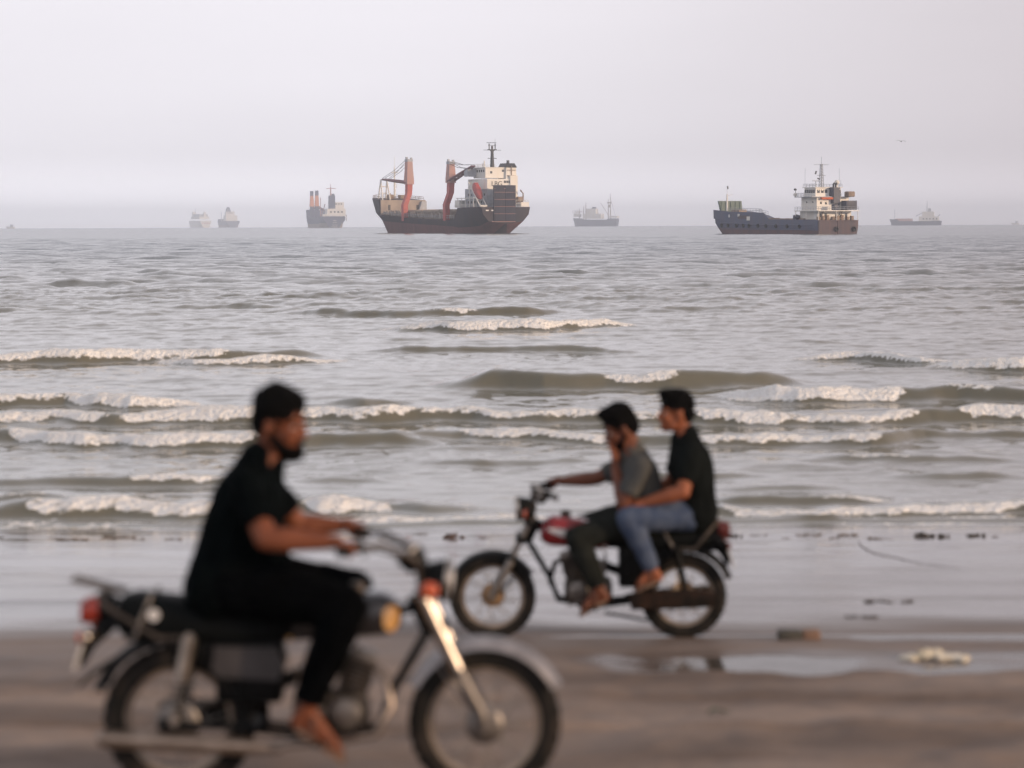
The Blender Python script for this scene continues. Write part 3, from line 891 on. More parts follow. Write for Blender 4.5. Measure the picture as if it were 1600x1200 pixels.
for k in range(6):
    o = link_mesh('window', wme2, house); o.location = (5.6 + 2.4 * k, 4.86, 13.6)
    o = link_mesh('window', wme2, house); o.location = (5.6 + 2.4 * k, 4.86, 11.0)
for k in range(4):
    o = link_mesh('window', wme, up1); o.location = (3.54, -5.4 + 1.0 * k, 18.1)
o = link_mesh('window', wme, br); o.location = (4.96, -2.4, 22.0)
o = link_mesh('window', wme, br); o.location = (4.96, 2.4, 21.4)
# lettering on the aft face
def text_part(txt, size, loc, rot, material, parent, name='lettering'):
    c = bpy.data.curves.new(name, 'FONT'); c.body = txt; c.size = size; c.extrude = 0.03; c.align_x = 'CENTER'
    t = bpy.data.objects.new(name, c); COL.objects.link(t)
    bpy.context.view_layer.update()
    me = bpy.data.meshes.new_from_object(t.evaluated_get(bpy.context.evaluated_depsgraph_get()))
    bpy.data.objects.remove(t, do_unlink=True)
    me.materials.append(material)
    o = link_mesh(name, me, parent); o.location = loc; o.rotation_euler = rot
    return o
text_part('LBG', 2.5, (3.50, 0.9, 16.55), (math.pi / 2, 0, -math.pi / 2), M_BLACK, up1)
# funnel and its dark cap, side ladder frame
q = MB(); q.box((7.0, -5.3, 20.9), (6.0, 4.4, 4.6), taper=(.92, .9)); fn = q.build('funnel', M_WHITE, A)
q = MB(); q.box((7.0, -5.3, 23.9), (6.2, 4.5, 1.5), taper=(.7, .75)); q.tube([(6.6, -5.3, 24.5), (6.6, -5.3, 25.7)], [.55, .5], 10); q.build('funnel_cap', M_BLACK, fn)
q = MB()
for zz in (20.3, 22.2): q.box((3.9, -5.3, zz), (0.2, 3.4, .22))
q.box((3.86, -5.3, 21.4), (.2, .22, 4.6)); q.build('ladder', M_RUST, fn)
q = MB(); q.box((5.2, -5.8, 15.0), (4.4, 3.0, 10.6)); q.build('funnel_casing', M_WHITE, A)
# main mast
q = MB(); q.tube([(9, -0.2, 23), (9, -0.2, 29.0)], [0.8, 0.5], 10)
for sy in (-1.2, 1.2): q.tube([(9, -.2, 28.6), (9, -.2 + sy, 29.6), (9, -.2 + sy, 31.6)], .2, 5)
q.box((9, -.2, 29.5), (1.6, 3.0, .2)); q.tube([(9, -3.8, 29.3), (9, 3.4, 29.3)], .07, 4); q.tube([(9, -1.8, 31.0), (9, 1.4, 31.0)], .08, 4)
q.tube([(9, -1.9, 31.9), (9, 2.0, 31.9)], .09, 4); q.tube([(9, -.2, 29), (9, -.2, 30.8)], .4, 6); q.tube([(9, -2, 26.4), (9, 1.6, 26.4)], .1, 4)
q.tube([(9, -1.4, 31.5), (9, -1.4, 33.2)], .05, 4)
q.build('main_mast', M_BLACK, A)
q = MB(); rail(q, [(5, 4.8, 23.2), (14, 4.8, 23.2), (14, -4.4, 23.2)], 1.0, 1.8, .05); rail(q, [(3.7, 4.7, 15.8), (18, 4.7, 15.8)], 1.0, 1.8, .05)
q.tube([(6, 4.6, 23), (6, 4.6, 25.5)], .25, 6); q.tube([(12, 2, 23), (12, 2, 24.8)], .2, 6)
q.build('bridge_railing', M_WHITE, A)
# free-fall lifeboat on its slide
lb = MB()
R_ = Matrix.Rotation(math.radians(48), 3, 'Y')
lb.ellipsoid((5.0, 7.9, 14.8), (3.9, 1.5, 1.45), Matrix.Rotation(math.radians(-48), 3, 'Y'))
lb.box((5.9, 7.9, 16.8), (1.8, 1.6, 1.2), (0, math.radians(-48), 0), bev=.2)
lb.build('lifeboat', M_CRANE, A)
q = MB()
for sy in (6.6, 9.2):
    q.tube([(9.5, sy, 18.0), (0.6, sy, 9.4)], .22, 5); q.tube([(8.6, sy, 17.0), (8.6, sy, 9.0)], .2, 5); q.tube([(5.5, sy, 12.9), (5.5, sy, 9.0)], .2, 5)
q.tube([(.6, 6.6, 9.6), (.2, 7.9, 9.3), (.6, 9.2, 9.6)], .4, 6)
for k in range(5): q.tube([(9.2 - 2.0 * k, 6.6, 17.6 - 1.95 * k), (9.2 - 2.0 * k, 9.2, 17.6 - 1.95 * k)], .12, 4)
q.build('lifeboat_slide', M_WHITE, A)
q = MB()
q.box((17.5, 8.4, 10.4), (3.6, 2.4, 2.6)); q.build('stair_house', M_WHITE, A)
q = MB(); rail(q, [(4, 9.6, 9.2), (19, 9.8, 9.1)], 1.0, 2, .06); q.box((11, 8.2, 12.4), (14, 3.2, .25))
for k in range(5): q.tube([(5 + 3 * k, 9.6, 9.1), (5 + 3 * k, 9.6, 12.4)], .16, 5)
q.build('side_gallery', M_WHITE, A)
# after deck: bulwark, mooring winches
q = MB(); q.box((0.4, -7.9, 10.1), (3.4, 3.2, 1.6)); q.build('stern_bulwark', M_WHITE, A)
q = MB(); rail(q, [(-1.2, -4.2, 9.2), (-1.2, -9.4, 9.2), (4, -9.6, 9.2)], 2.4, 1.3, .07); q.build('stern_railing', M_WHITE, A)
q = MB(); q.tube([(1.5, -6.2, 12), (1.5, -8.4, 12)], .9, 10); q.box((2.2, -7.2, 11.5), (1.6, 2.6, 1.6)); q.tube([(1.5, -8.6, 12), (1.5, -8.6, 14), (1.3, -7.4, 15.2)], .25, 5); q.build('mooring_winch', M_RUST, A)
q = MB()
for yy in (5.4, 7.6): q.box((-1.62, yy, 8.0), (.14, 1.1, .45))
q.build('mooring_port', M_WHITE, A)

# ---- landing craft on the right ------------------------------------------------------------
B = ship_root('landing_craft', 1309.5, 700, 60, 'blue-hulled landing craft with white deckhouse and raised green bow ramp, at right')
secsB = [
    (0.0, [(6.6, -0.6), (7.1, 1.0), (7.3, 2.4), (7.3, 3.9)]),
    (2.5, [(6.9, -0.8), (7.3, 1.0), (7.4, 2.4), (7.4, 4.1)]),
    (28.0, [(7.0, -0.8), (7.3, 1.5), (7.4, 2.6), (7.4, 4.3)]),
    (40.0, [(6.9, -0.8), (7.3, 1.7), (7.4, 3.0), (7.4, 4.5)]),
    (44.0, [(6.8, -0.8), (7.2, 1.8), (7.4, 3.1), (7.4, 5.6)]),
    ([48, 49, 50, 50.5], [(6.0, -0.8), (6.9, 1.8), (7.2, 3.2), (7.3, 6.6)]),
    ([50, 51.6, 52.4, 52.8], [(5.0, -0.8), (6.1, 1.8), (6.6, 3.3), (6.8, 6.9)]),
    ([50.6, 52.4, 53.2, 53.6], [(2.5, -0.8), (3.2, 1.8), (3.6, 3.4), (3.8, 6.9)]),
]
hull(B, secsB, [M_BLUE, M_PRED, M_PURP], split=1)
q = MB()
for sy in (7.42,):
    q.tube([(2.6, sy, 2.5), (28, sy, 2.6), (36, sy, 3.0), (49, 7.3, 3.3)], .16, 6)
    q.tube([(2.6, sy - .05, 1.2), (28, sy - .05, 1.3), (48, 7.1, 1.5)], .12, 6)
q.build('rubbing_strake', M_BLUE, B)
tm = MB(); tm.tube([(0.55 * math.cos(a), 0, .55 * math.sin(a)) for a in np.linspace(0, 2 * math.pi, 14, endpoint=False)], .24, 6, True)
tme = tm.mesh('tyre_fender', M_TYRE)
for k, xx in enumerate((8.5, 14.5, 20, 25, 29, 33.5, 36.5, 40, 44.5, 48)):
    o = link_mesh('tyre_fender', tme, B); o.location = (xx, 7.55 if xx < 46 else 7.4, 2.1 + 0.01 * xx); o.scale = (.8, .8, .8)
q = MB(); q.box((-0.06, 6.9, 1.9), (.25, .5, 3.8)); q.box((-.06, 0, 1.9), (.25, .4, 3.8)); q.box((-.08, 0, 3.85), (.3, 14.4, .25)); q.build('stern_post', M_PURP, B)
for k, yy in enumerate((0.8, -5.6)):
    o = link_mesh('tyre_fender', tme, B); o.location = (-0.35, yy, 1.4); o.rotation_euler = (0, 0, math.pi / 2)
# high bulwark plate on the port bow, lower to starboard
q = MB(); q.prism([(23.5, 4.2), (26.5, 6.3), (44, 6.7), (52.4, 7.3), (52.2, 4.6), (44, 4.2)], 'y', 7.16, 7.38); q.build('bulwark', M_BLUE, B)
# bow ramp
q = MB(); q.prism([(-2.0, 6.6), (-1.6, 10.0), (6.9, 10.0), (6.0, 6.6)], 'x', 50.2, 50.8); rmp = q.build('bow_ramp', M_GREEN, B)
q = MB()
for k in range(5): q.box((50.05, -1.0 + 1.75 * k, 8.3), (.16, .16, 3.2))
q.build('ramp_rib', M_GREEN, rmp)
q = MB(); q.tube([(46.5, 6.4, 7), (46.5, 6.4, 12.0)], [.32, .2], 7); q.tube([(46.5, 6.4, 12), (46.5, 6.4, 14.2)], .06, 4); q.tube([(46.5, 5.8, 11.6), (46.5, 4.4, 11.9)], .09, 4); q.build('bow_mast', M_WHITE, B)
q = MB(); q.box((46.5, 6.2, 14.0), (.05, .5, .9)); q.build('signal_flag', M_FLAG, B)
q = MB(); rail(q, [(27.5, 7.2, 6.3), (45, 7.2, 6.75)], 1.1, 1.4, .06); rail(q, [(44, -7.2, 5.6), (50, -7.2, 6.6)], 1.1, 1.4, .06)
q.build('bow_railing', M_GREY, B)
q = MB(); q.box((45, 3, 6.6), (4, 3, 1.5), bev=.2); q.box((39.5, 4, 5.3), (2.4, 2.6, 2.4), bev=.15); q.tube([(41, 4.4, 6.7), (41, 6.2, 6.7)], .6, 10); q.build('windlass', M_RUST, B)
q = MB(); q.box((34, 7.46, 4.6), (1.6, .1, 1.2)); q.box((39, 7.43, 5.6), (1.0, .1, .8)); q.box((44.0, 7.40, 5.4), (.5, .1, .9)); q.build('hull_port', M_WHITE, B)
q = MB(); q.box((36.5, 7.43, 5.0), (5.5, .1, 1.0)); q.build('hull_patch', M_PURP, B)
q = MB(); q.box((20.5, 0, 4.32), (24, 12.4, .5)); q.box((24, 7.0, 4.55), (10, .3, .35)); q.tube([(31, 6.8, 4.6), (31, 6.8, 7.6)], .06, 4); q.build('cargo_deck', M_RUST, B)
# deckhouse tiers
q = MB(); q.box((7.0, -0.8, 5.4), (8.4, 12.2, 2.4)); d1 = q.build('lower_deckhouse', M_WHITE, B)
q = MB(); q.box((5.6, -0.2, 6.68), (11.6, 14.8, .24)); q.build('boat_deck', M_WHITE, B)
q = MB(); q.box((7.4, -0.9, 8.7), (7.4, 11.6, 3.8)); d2 = q.build('middle_deckhouse', M_WHITE, B)
q = MB(); q.box((7.2, 0.2, 10.72), (8.4, 14.0, .22)); q.build('bridge_deck', M_GREY, B)
q = MB(); q.box((7.4, 0.0, 12.1), (5.6, 9.4, 2.5), taper=(.96, .96)); brg = q.build('wheelhouse', M_WHITE, B)
q = MB(); q.box((7.4, 0.0, 13.46), (6.2, 10.0, .2)); q.build('wheelhouse_roof', M_WHITE, B)
wa = MB(); wa.box((0, 0, 0), (.12, .85, .95), bev=.02); wame = wa.mesh('window', M_WIN)
wb_ = MB(); wb_.box((0, 0, 0), (.75, .12, .95), bev=.02); wbme = wb_.mesh('window', M_WIN)
for yy in (3.6, 2.2, .9, -2.9, -4.0):
    o = link_mesh('window', wame, brg); o.location = (4.62, yy, 12.35)
for k in range(5):
    o = link_mesh('window', wbme, brg); o.location = (5.4 + 1.0 * k, 4.66, 12.35)
for (xx, zz) in ((5.5, 9.2), (8.5, 9.2)):
    o = link_mesh('window', wbme, d2); o.location = (xx, 4.94, zz); o.scale = (.5, 1, .45)
for (yy, zz) in ((3.4, 9.0), (1.6, 8.9), (-3.0, 8.6)):
    o = link_mesh('window', wame, d2); o.location = (3.66, yy, zz); o.scale = (1, .7, .7)
for yy in (4.2, 2.4, -1.4, -3.0, -5.0):
    o = link_mesh('window', wame, d1); o.location = (2.76, yy, 5.3); o.scale = (1, .8, 1.3)
q = MB(); q.tube([(3.55, -1.9, 8.9), (3.3, -1.9, 8.9)], .55, 14); q.build('vent_opening', M_BLACK, d2)
q = MB(); q.box((3.4, 1.7, 10.4), (1.6, 4.2, .55), rot=(0, math.radians(-14), 0), bev=.1); q.build('awning', M_ORANGE, B)
q = MB(); q.box((3.6, -1.4, 10.9), (2.4, 2.4, 4.2), taper=(.9, .85)); q.box((3.6, -1.4, 13.2), (2.3, 2.4, .5)); fnB = q.build('funnel', M_DBLUE, B)
q = MB()
for yy in (-1.0, -1.8): q.tube([(3.6, yy, 13.2), (3.6, yy, 14.3), (3.2, yy, 14.7)], .26, 8)
q.build('exhaust_pipe', M_BLACK, fnB)
q = MB(); q.ellipsoid((4.6, -3.0, 14.9), (.75, .75, .75)); q.tube([(4.6, -3, 13.5), (4.6, -3, 14.4)], .3, 8); q.build('radar_dome', M_WHITE, B)
# lattice mast
q = MB()
for sx, sy in ((-.5, -.5), (.5, -.5), (.5, .5), (-.5, .5)): q.tube([(7.5 + sx, .4 + sy, 13.5), (7.5 + sx * .45, .4 + sy * .45, 20.2)], .11, 4)
for k in range(8):
    u = k / 8; v = (k + 1) / 8
    w0 = .5 * (1 - .55 * u); w1 = .5 * (1 - .55 * v); z0 = 13.5 + 6.7 * u; z1 = 13.5 + 6.7 * v
    q.tube([(7.5 - w0, .4 - w0, z0), (7.5 - w1, .4 + w1, z1)], .08, 4); q.tube([(7.5 - w0, .4 + w0, z0), (7.5 + w1, .4 + w1, z1)], .08, 4)
    q.box((7.5, .4, z1), (2 * w1 + .2, 2 * w1 + .2, .1))
q.tube([(7.5, -2.2, 20.1), (7.5, 3.0, 20.1)], .07, 4); q.tube([(7.5, .4, 20), (7.5, .4, 22.4)], .07, 4); q.tube([(7.5, -1.2, 17), (7.5, 2.0, 17)], .07, 4)
q.tube([(7.8, 2.2, 13.5), (7.8, 2.2, 15.4)], .12, 5); q.tube([(7.8, .9, 15.4), (7.8, 3.4, 15.4)], .12, 5)
q.build('lattice_mast', M_GREY, B)
q = MB(); q.box((7.5, 2.4, 17.8), (.05, .5, 1.0), rot=(.4, 0, 0)); q.build('signal_flag', M_FLAG, B)
q = MB(); q.box((7.5, 1.4, 16.0), (.05, .9, .4), rot=(.3, 0, 0)); q.build('signal_flag', M_FLAG, B)
q = MB()
for p in ((10, 4.4, 13.5, 19.0), (5.0, -4.2, 13.5, 19.0), (4.8, -4.6, 13.5, 15.6)): q.tube([p[:3], (p[0], p[1], p[3])], .05, 4)
q.build('whip_antenna', M_GREY, B)
q = MB(); rail(q, [(4.4, 4.8, 13.5), (10.4, 4.8, 13.5), (10.4, -4.8, 13.5), (4.4, -4.8, 13.5)], .95, 1.2, .055)
rail(q, [(3.2, 7.1, 10.8), (11.3, 7.1, 10.8), (11.3, -6.7, 10.8)], 1.0, 1.2, .055)
rail(q, [(0, 7.0, 6.8), (11.3, 7.1, 6.8)], 1.0, 1.2, .055); rail(q, [(0, 7.0, 6.8), (0, -7.4, 6.8), (5, -7.4, 6.8)], 1.0, 1.2, .055)
q.build('deck_railing', M_GREY, B)
q = MB()
for p in ((0.1, 7.0), (0.1, -7.2), (6, 7.0), (11, 7.0), (0.1, 0.5)): q.tube([(p[0], p[1], 3.9), (p[0], p[1], 6.6)], .12, 6)
q.build('deck_pillar', M_WHITE, B)
for k, (yy, zz) in enumerate(((7.3, 11.4), (7.3, 12.9))):
    q = MB(); q.tube([(10.6, yy - .1, zz), (10.6, yy + .5, zz)], .5 if k == 0 else .3, 12); q.tube([(10.6, yy + .1, 10.8), (10.6, yy + .1, zz)], .08, 5); q.build('searchlight', M_BLACK if k else M_WHITE, B)
q = MB(); q.box((1.5, -5.1, 8.3), (2.6, 3.8, 2.6), bev=.05); ct = q.build('container', M_DBLUE, B)
q = MB()
for k in range(7): q.box((.17, -6.6 + .5 * k, 8.3), (.08, .14, 2.3))
q.build('corrugation', M_DBLUE, ct)
q = MB(); q.box((2.4, -6.0, 11.5), (2.2, 2.4, 1.6), bev=.3); q.build('winch_house', M_RUST, B)
q = MB(); q.box((1.0, .4, 7.7), (1.4, 1.6, 1.6), bev=.1); q.build('deck_locker', M_DBLUE, B)
q = MB()
for k in range(8):
    q.box((1.2 + .2 * (k % 3), 6.2 - 1.75 * k, 4.5), (.9, .9, 1.0 + .4 * ((k * 7) % 3)), bev=.1)
q.tube([(1.2, 5.2, 4.2), (2.6, 3.4, 6.6)], .15, 5); q.tube([(1.2, -1.8, 4.2), (2.6, -3.4, 6.6)], .15, 5)
q.build('deck_gear', M_RUST, B)['kind'] = 'stuff'
q = MB(); q.tube([(11.5, 6.4, 4.3), (10.8, 6.6, 5.2)], .8, 8); q.box((12.5, 5.6, 4.8), (1.6, 1.6, 1.4), bev=.2); q.build('davit', M_DBLUE, B)

# ---- ships farther out in the haze ---------------------------------------------------------
def simple_hull(root, L, Bm, zs, zm, zb, mats, boot=0.35):
    h = Bm / 2
    def pr(k, zt, wl_, full): return [(h * wl_, -1.5), (h * (wl_ + (full - wl_) * .5), zt * boot), (h * full, zt * .7), (h * full, zt)]
    secs = [(-L * .01, pr(0, zs, .35, .93)), (L * .06, pr(0, zs, .75, .98)), (L * .17, pr(0, zs, .92, 1.0)), (L * .19, pr(0, zm, .93, 1.0)),
            (L * .80, pr(0, zm, .88, 1.0)), (L * .84, pr(0, zb, .8, .98)),
            ([L * .92, L * .93, L * .94, L * .95], pr(0, zb, .35, .75)), ([L * .955, L * .97, L * .985, L], pr(0, zb * 1.03, .03, .08))]
    return hull(root, secs, mats, split=1)

C = ship_root('crane_ship', 522, 3000, 75, 'hazy blue ship seen from astern with two orange cranes and a dark funnel')
C.scale = (1.36, 1.36, 1.36)
simple_hull(C, 98, 22, 10.5, 9, 17, [M_FHULL, M_FTAN, M_FHULL], .42)
for xx in (68, 42):
    q = MB(); q.loft([[(xx + sx * w, 8 + sy * w, z) for sx, sy in ((-1, -1), (1, -1), (1, 1), (-1, 1))] for z, w in ((8, 1.7), (20, 1.6))]); q.build('crane_pedestal', M_FHULL, C)
    q = MB(); q.loft([[(xx + sx * w, 8 + sy * w, z) for sx, sy in ((-1, -1), (1, -1), (1, 1), (-1, 1))] for z, w in ((20, 1.9), (30, 1.4))]); tw = q.build('crane_tower', M_CORANGE, C)
    q = MB(); q.loft([[(xx + sx * w, 8 + sy * w, z) for sx, sy in ((-1, -1), (1, -1), (1, 1), (-1, 1))] for z, w in ((30, 1.5), (34.5, 1.4))]); q.build('tower_head', M_FHULL, tw)
    q = MB(); q.tube([(xx, 6, 19), (xx - 22, 3, 15)], [1.4, .7], 4); q.build('crane_jib', M_JIB, C)
q = MB(); q.box((9, -3, 14), (12, 17, 7)); q.build('deckhouse', M_WHITE, C)
q = MB(); q.box((10, -4, 20.5), (9, 13, 6)); hsC = q.build('bridge', M_WHITE, C)
for k in range(5):
    q = MB(); q.box((5.4, -8 + 2.4 * k, 21.8), (.2, 1.3, 1.1)); q.build('window', M_WIN, hsC)
for k in range(4):
    q = MB(); q.box((2.9, -8 + 3.4 * k, 14.5), (.2, 1.6, 1.6)); q.build('window', M_WIN, hsC)
q = MB(); q.box((7, 0.6, 22), (5.5, 5.6, 15), taper=(.95, .95)); q.box((7, -.6, 30.2), (2.2, 2.2, 1.8)); q.build('funnel', M_FHULL, C)
q = MB(); q.tube([(12, .6, 24), (12, .6, 37)], [1.0, .5], 7); q.tube([(12, -4.5, 36), (12, 5, 36)], .3, 4); q.tube([(12, .6, 36), (12, .6, 40)], .25, 4); q.tube([(30, 6, 10), (22, 4, 22)], .5, 4); q.tube([(34, 6, 10), (34, 6, 28)], .4, 5); q.build('mast', M_CRANEP, C)
q = MB()
for k, (zz, ww) in enumerate(((6.6, 3.0), (4.8, 3.6), (2.6, 4.8), (0.9, 6.0))): q.box((-1.6, -.5, zz), (.8, ww, .35))
q.build('stern_lettering', M_WHITE, C)
q = MB(); q.box((1, -11.6, 9), (.6, .5, 6)); q.build('gangway', M_RUST, C)
q = MB(); q.box((3, 4, 11.5), (4, 12, 2)); rail(q, [(-.5, 9.5, 10.5), (-.5, -9.5, 10.5)], 1.5, 2, .1); q.build('stern_gear', M_WHITE, C)

D = ship_root('freighter', 364, 5400, 68, 'faint freighter with white bridge tower, right of the white ferry in haze')
simple_hull(D, 82, 33, 15, 13, 19, [M_FHULL, M_PRED, M_FHULL], .4)
q = MB(); q.box((16, 1, 21), (20, 27, 12)); hs = q.build('deckhouse', M_WHITE, D)
q = MB(); q.box((15, 3, 31), (12, 20, 10)); q.build('bridge', M_WHITE, D)
q = MB(); q.box((13, 7, 39.5), (9, 10, 8), taper=(.8, .7)); q.box((13, 7, 44.6), (5, 5, 2.4)); q.build('funnel', M_FHULL, D)
for k in range(4):
    q = MB(); q.box((8.8, 9 - 3.4 * k, 32.5), (.4, 1.8, 2)); q.build('window', M_WIN, hs)
q = MB(); q.tube([(60, 10, 13), (60, 10, 34)], .9, 5); q.tube([(20, -8, 30), (20, -8, 40)], .5, 5); q.build('mast', M_GREY, D)

E = ship_root('ferry', 322, 5900, 62, 'pale white ferry faint in the haze, leftmost ship on the horizon')
simple_hull(E, 92, 30, 17, 17, 17, [M_WHITE, M_WHITE, M_WHITE], .3)
q = MB(); q.box((40, 0, 24), (60, 26, 6)); hsE = q.build('deckhouse', M_WHITE, E)
q = MB(); q.box((36, 0, 30), (42, 22, 6)); q.build('upper_deckhouse', M_GREY, E)
q = MB(); q.box((66, 6, 33), (8, 8, 12)); q.build('bridge', M_WHITE, E)
q = MB(); q.box((14, -2, 29), (6, 6, 18)); q.build('funnel', M_WHITE, E)
for k in range(4):
    q = MB(); q.box((-1.2, 9 - 5.5 * k, 11), (1.0, 3.0, 3.4)); q.build('stern_door', M_CRANEP, E)
q = MB(); q.tube([(62, 4, 36), (62, 4, 48)], .6, 5); q.tube([(12, -2, 36), (12, -2, 42)], .5, 5); q.build('mast', M_GREY, E)

F = ship_root('trawler', 964, 4300, 20, 'hazy grey-blue ship with tall masts and derricks, right of the red-craned ship')
simple_hull(F, 82, 22, 14, 12, 14.5, [M_FHULL, M_FHULL, M_FHULL], .4)
q = MB(); q.box((44, 0, 18), (34, 18, 9)); hsF = q.build('deckhouse', M_WHITE, F)
q = MB(); q.box((46, 0, 27), (18, 15, 9)); q.build('bridge', M_WHITE, F)
q = MB(); q.box((41, 4, 26), (6, 6, 17)); q.build('funnel', M_FHULL, F)
for k in range(3):
    q = MB(); q.box((30 + 9 * k, 9.1, 18.5), (7, .5, 2.4)); q.build('lifeboat', M_WHITE, hsF)
q = MB()
for xx, hh in ((16, 48), (12, 58), (62, 36), (58, 43), (70, 32)): q.tube([(xx, 0, 12), (xx, 0, hh)], [1.1, .5], 5)
q.tube([(16, 0, 20), (30, 2, 42)], .5, 4); q.tube([(62, 0, 18), (46, 2, 32)], .5, 4); q.tube([(12, 0, 50), (2, 0, 15)], .25, 4); q.tube([(66, -5, 26), (76, 5, 26)], .6, 4)
q.box((14, 0, 42), (8, 3, 2)); q.box((14, 0, 36), (4, 4, 5))
q.build('mast', M_RUST, F)
q = MB(); q.box((5, 0, 17), (14, 14, 3)); q.box((74, 0, 20), (10, 14, 6)); rail(q, [(68, 9, 22), (80, 8, 22)], 6, 4, .4); q.build('deck_gear', M_WHITE, F)['kind'] = 'stuff'

G = ship_root('coaster', 1470, 3700, 14, 'small hazy coaster with a long low deck, rightmost ship')
simple_hull(G, 78, 14, 7, 6.5, 9.5, [M_FHULL, M_FHULL, M_FHULL], .4)
q = MB(); q.box((56, 0, 8), (26, 11, 5)); q.build('hatch_coaming', M_CRANEP, G)
q = MB(); q.box((18, 0, 10), (30, 12, 7)); hsG = q.build('deckhouse', M_WHITE, G)
q = MB(); q.box((19, 0, 17), (18, 11, 8)); q.build('bridge', M_WHITE, G)
q = MB(); q.box((17, 2, 22), (5, 5, 8), taper=(.8, .8)); q.build('funnel', M_GREY, G)
for k in range(5):
    q = MB(); q.box((6 + 5 * k, 6.1, 10), (2, .3, 2)); q.build('window', M_WIN, hsG)
q = MB(); q.tube([(21, 0, 20), (21, 0, 38)], [.8, .3], 5); q.tube([(70, 0, 9), (70, 0, 24)], .35, 5); q.tube([(26, 0, 20), (38, 2, 14)], .5, 4); q.tube([(5, 3, 12), (1, 3, 17)], .8, 5); q.build('mast', M_GREY, G)

def far_speck(name, px, d, L, label):
    x = at(px, 356, d).x
    o = empty(name, (x, d, sea_z(d, x)), math.pi - .1); tag(o, label, 'boat', 'boats far off on the horizon')
    q = MB(); q.loft([[(-L / 2, -2, -1), (-L / 2, 2, -1), (-L / 2, 2.4, 3), (-L / 2, -2.4, 3)], [(L * .3, -2, -1), (L * .3, 2, -1), (L * .3, 2.4, 3), (L * .3, -2.4, 3)], [(L / 2, -.2, 0), (L / 2, .2, 0), (L / 2 + 2, .3, 4.6), (L / 2 + 2, -.3, 4.6)]])
    q.build('hull', M_WHITE, o)
    q = MB(); q.box((-L * .1, 0, 4.8), (L * .35, 3.4, 3.6), bev=.3); q.build('cabin', M_GREY, o)
    q = MB(); q.tube([(-L * .42, 0, 3), (-L * .42, 0, 6.5), (L * .12, 0, 7.5)], .3, 5); q.build('canopy_frame', M_GREY, o)
far_speck('small_boat', 17, 4200, 14, 'tiny pale boat at the far left end of the horizon')
far_speck('small_boat', 1587, 4600, 13, 'tiny pale boat at the far right end of the horizon')

# ---- bird ---------------------------------------------------------------------------------
bp = at(1408, 221, 300)
gull = MB()
gull.ellipsoid((0, 0, 0), (.22, .065, .06)); gull.ellipsoid((.24, 0, .02), (.06, .045, .045)); gull.loft([[(-.2, -.03, -.01), (-.2, .03, -.01), (-.2, .03, .02), (-.2, -.03, .02)], [(-.36, -.07, -.01), (-.36, .07, -.01), (-.36, .07, 0), (-.36, -.07, 0)]])
bird = gull.build('seabird', mat('gull_feathers', (.10, .095, .095), .7, var=.2, scale=8))
bird.location = bp; bird.rotation_euler = (0.1, -0.1, math.radians(70))
tag(bird, 'dark seabird gliding above the sea at right', 'bird')
for s_ in (-1, 1):
    wv = []
    for t_, zz, ch, sw in ((0.03, .02, .20, .02), (.22, .12, .19, .05), (.42, .10, .14, .02), (.62, .0, .04, -.10)):
        wv.append([(sw + ch / 2, s_ * t_, zz), (sw, s_ * t_, zz + .018), (sw - ch / 2, s_ * t_, zz - .005), (sw, s_ * t_, zz - .008)])
    w_ = MB(); w_.loft(wv); w_.build('wing', mat('gull_feathers', (.1, .1, .1)), bird)

# ================================================================== motorcycles
M_RUB = mat('tyre_rubber', (0.010, 0.010, 0.0095), 0.9, spec=0.2, scale=14, color2=(0.034, 0.028, 0.024), bump=0.3, bscale=60)
M_RIM = mat('dusty_steel_rim', (0.30, 0.24, 0.19), 0.45, 0.7, var=0.25, scale=20)
M_SPOKE = mat('spoke_steel', (0.35, 0.32, 0.29), 0.45, 0.8)
M_CHROME = mat('worn_chrome', (0.46, 0.41, 0.36), 0.30, 1.0, var=0.25, scale=25)
M_ALU = mat('cast_aluminium', (0.20, 0.18, 0.165), 0.45, 0.8, var=0.3, scale=18)
M_DARK = mat('black_enamel', (0.004, 0.0045, 0.005), 0.5, spec=0.16, var=0.4, scale=12)
M_VINYL = mat('black_vinyl_seat', (0.003, 0.0042, 0.0046), 0.65, spec=0.12, var=0.3, scale=10, bump=0.15, bscale=90)
M_ENG = mat('oily_engine_metal', (0.030, 0.025, 0.022), 0.55, 0.4, scale=16, color2=(0.10, 0.08, 0.065))
M_REDT = mat('red_tank_enamel', (0.23, 0.008, 0.012), 0.25, coat=0.6, var=0.1)
M_BLKT = mat('black_tank_enamel', (0.015, 0.014, 0.016), 0.25, coat=0.6)
M_WDEC = mat('white_decal', (0.72, 0.70, 0.68), 0.4)
M_YDEC = mat('yellow_decal', (0.52, 0.26, 0.05), 0.45, scale=14, color2=(0.42, 0.27, 0.16))
M_AMB = mat('amber_lens', (0.50, 0.075, 0.015), 0.2, coat=0.5)
M_RLENS = mat('red_lens', (0.30, 0.030, 0.014), 0.2, coat=0.5)
M_GLASS = mat('lamp_glass', (0.80, 0.80, 0.80), 0.12, 0.3, coat=0.5)
M_BRASS = mat('rusty_hub_metal', (0.38, 0.24, 0.12), 0.5, 0.6, scale=20, color2=(0.25, 0.17, 0.11))
M_SOOT = mat('sooty_rusted_steel', (0.010, 0.008, 0.007), 0.7, 0.0, spec=0.15, scale=14, color2=(0.035, 0.019, 0.013))
M_DRED = mat('dusty_dark_red_lens', (0.10, 0.015, 0.012), 0.4)
M_DCHR = mat('rusted_dark_chrome', (0.10, 0.082, 0.07), 0.55, 0.7, var=0.3, scale=20)
M_FEND = mat('dull_silver_fender', (0.30, 0.28, 0.28), 0.38, 0.7, var=0.25, scale=14)
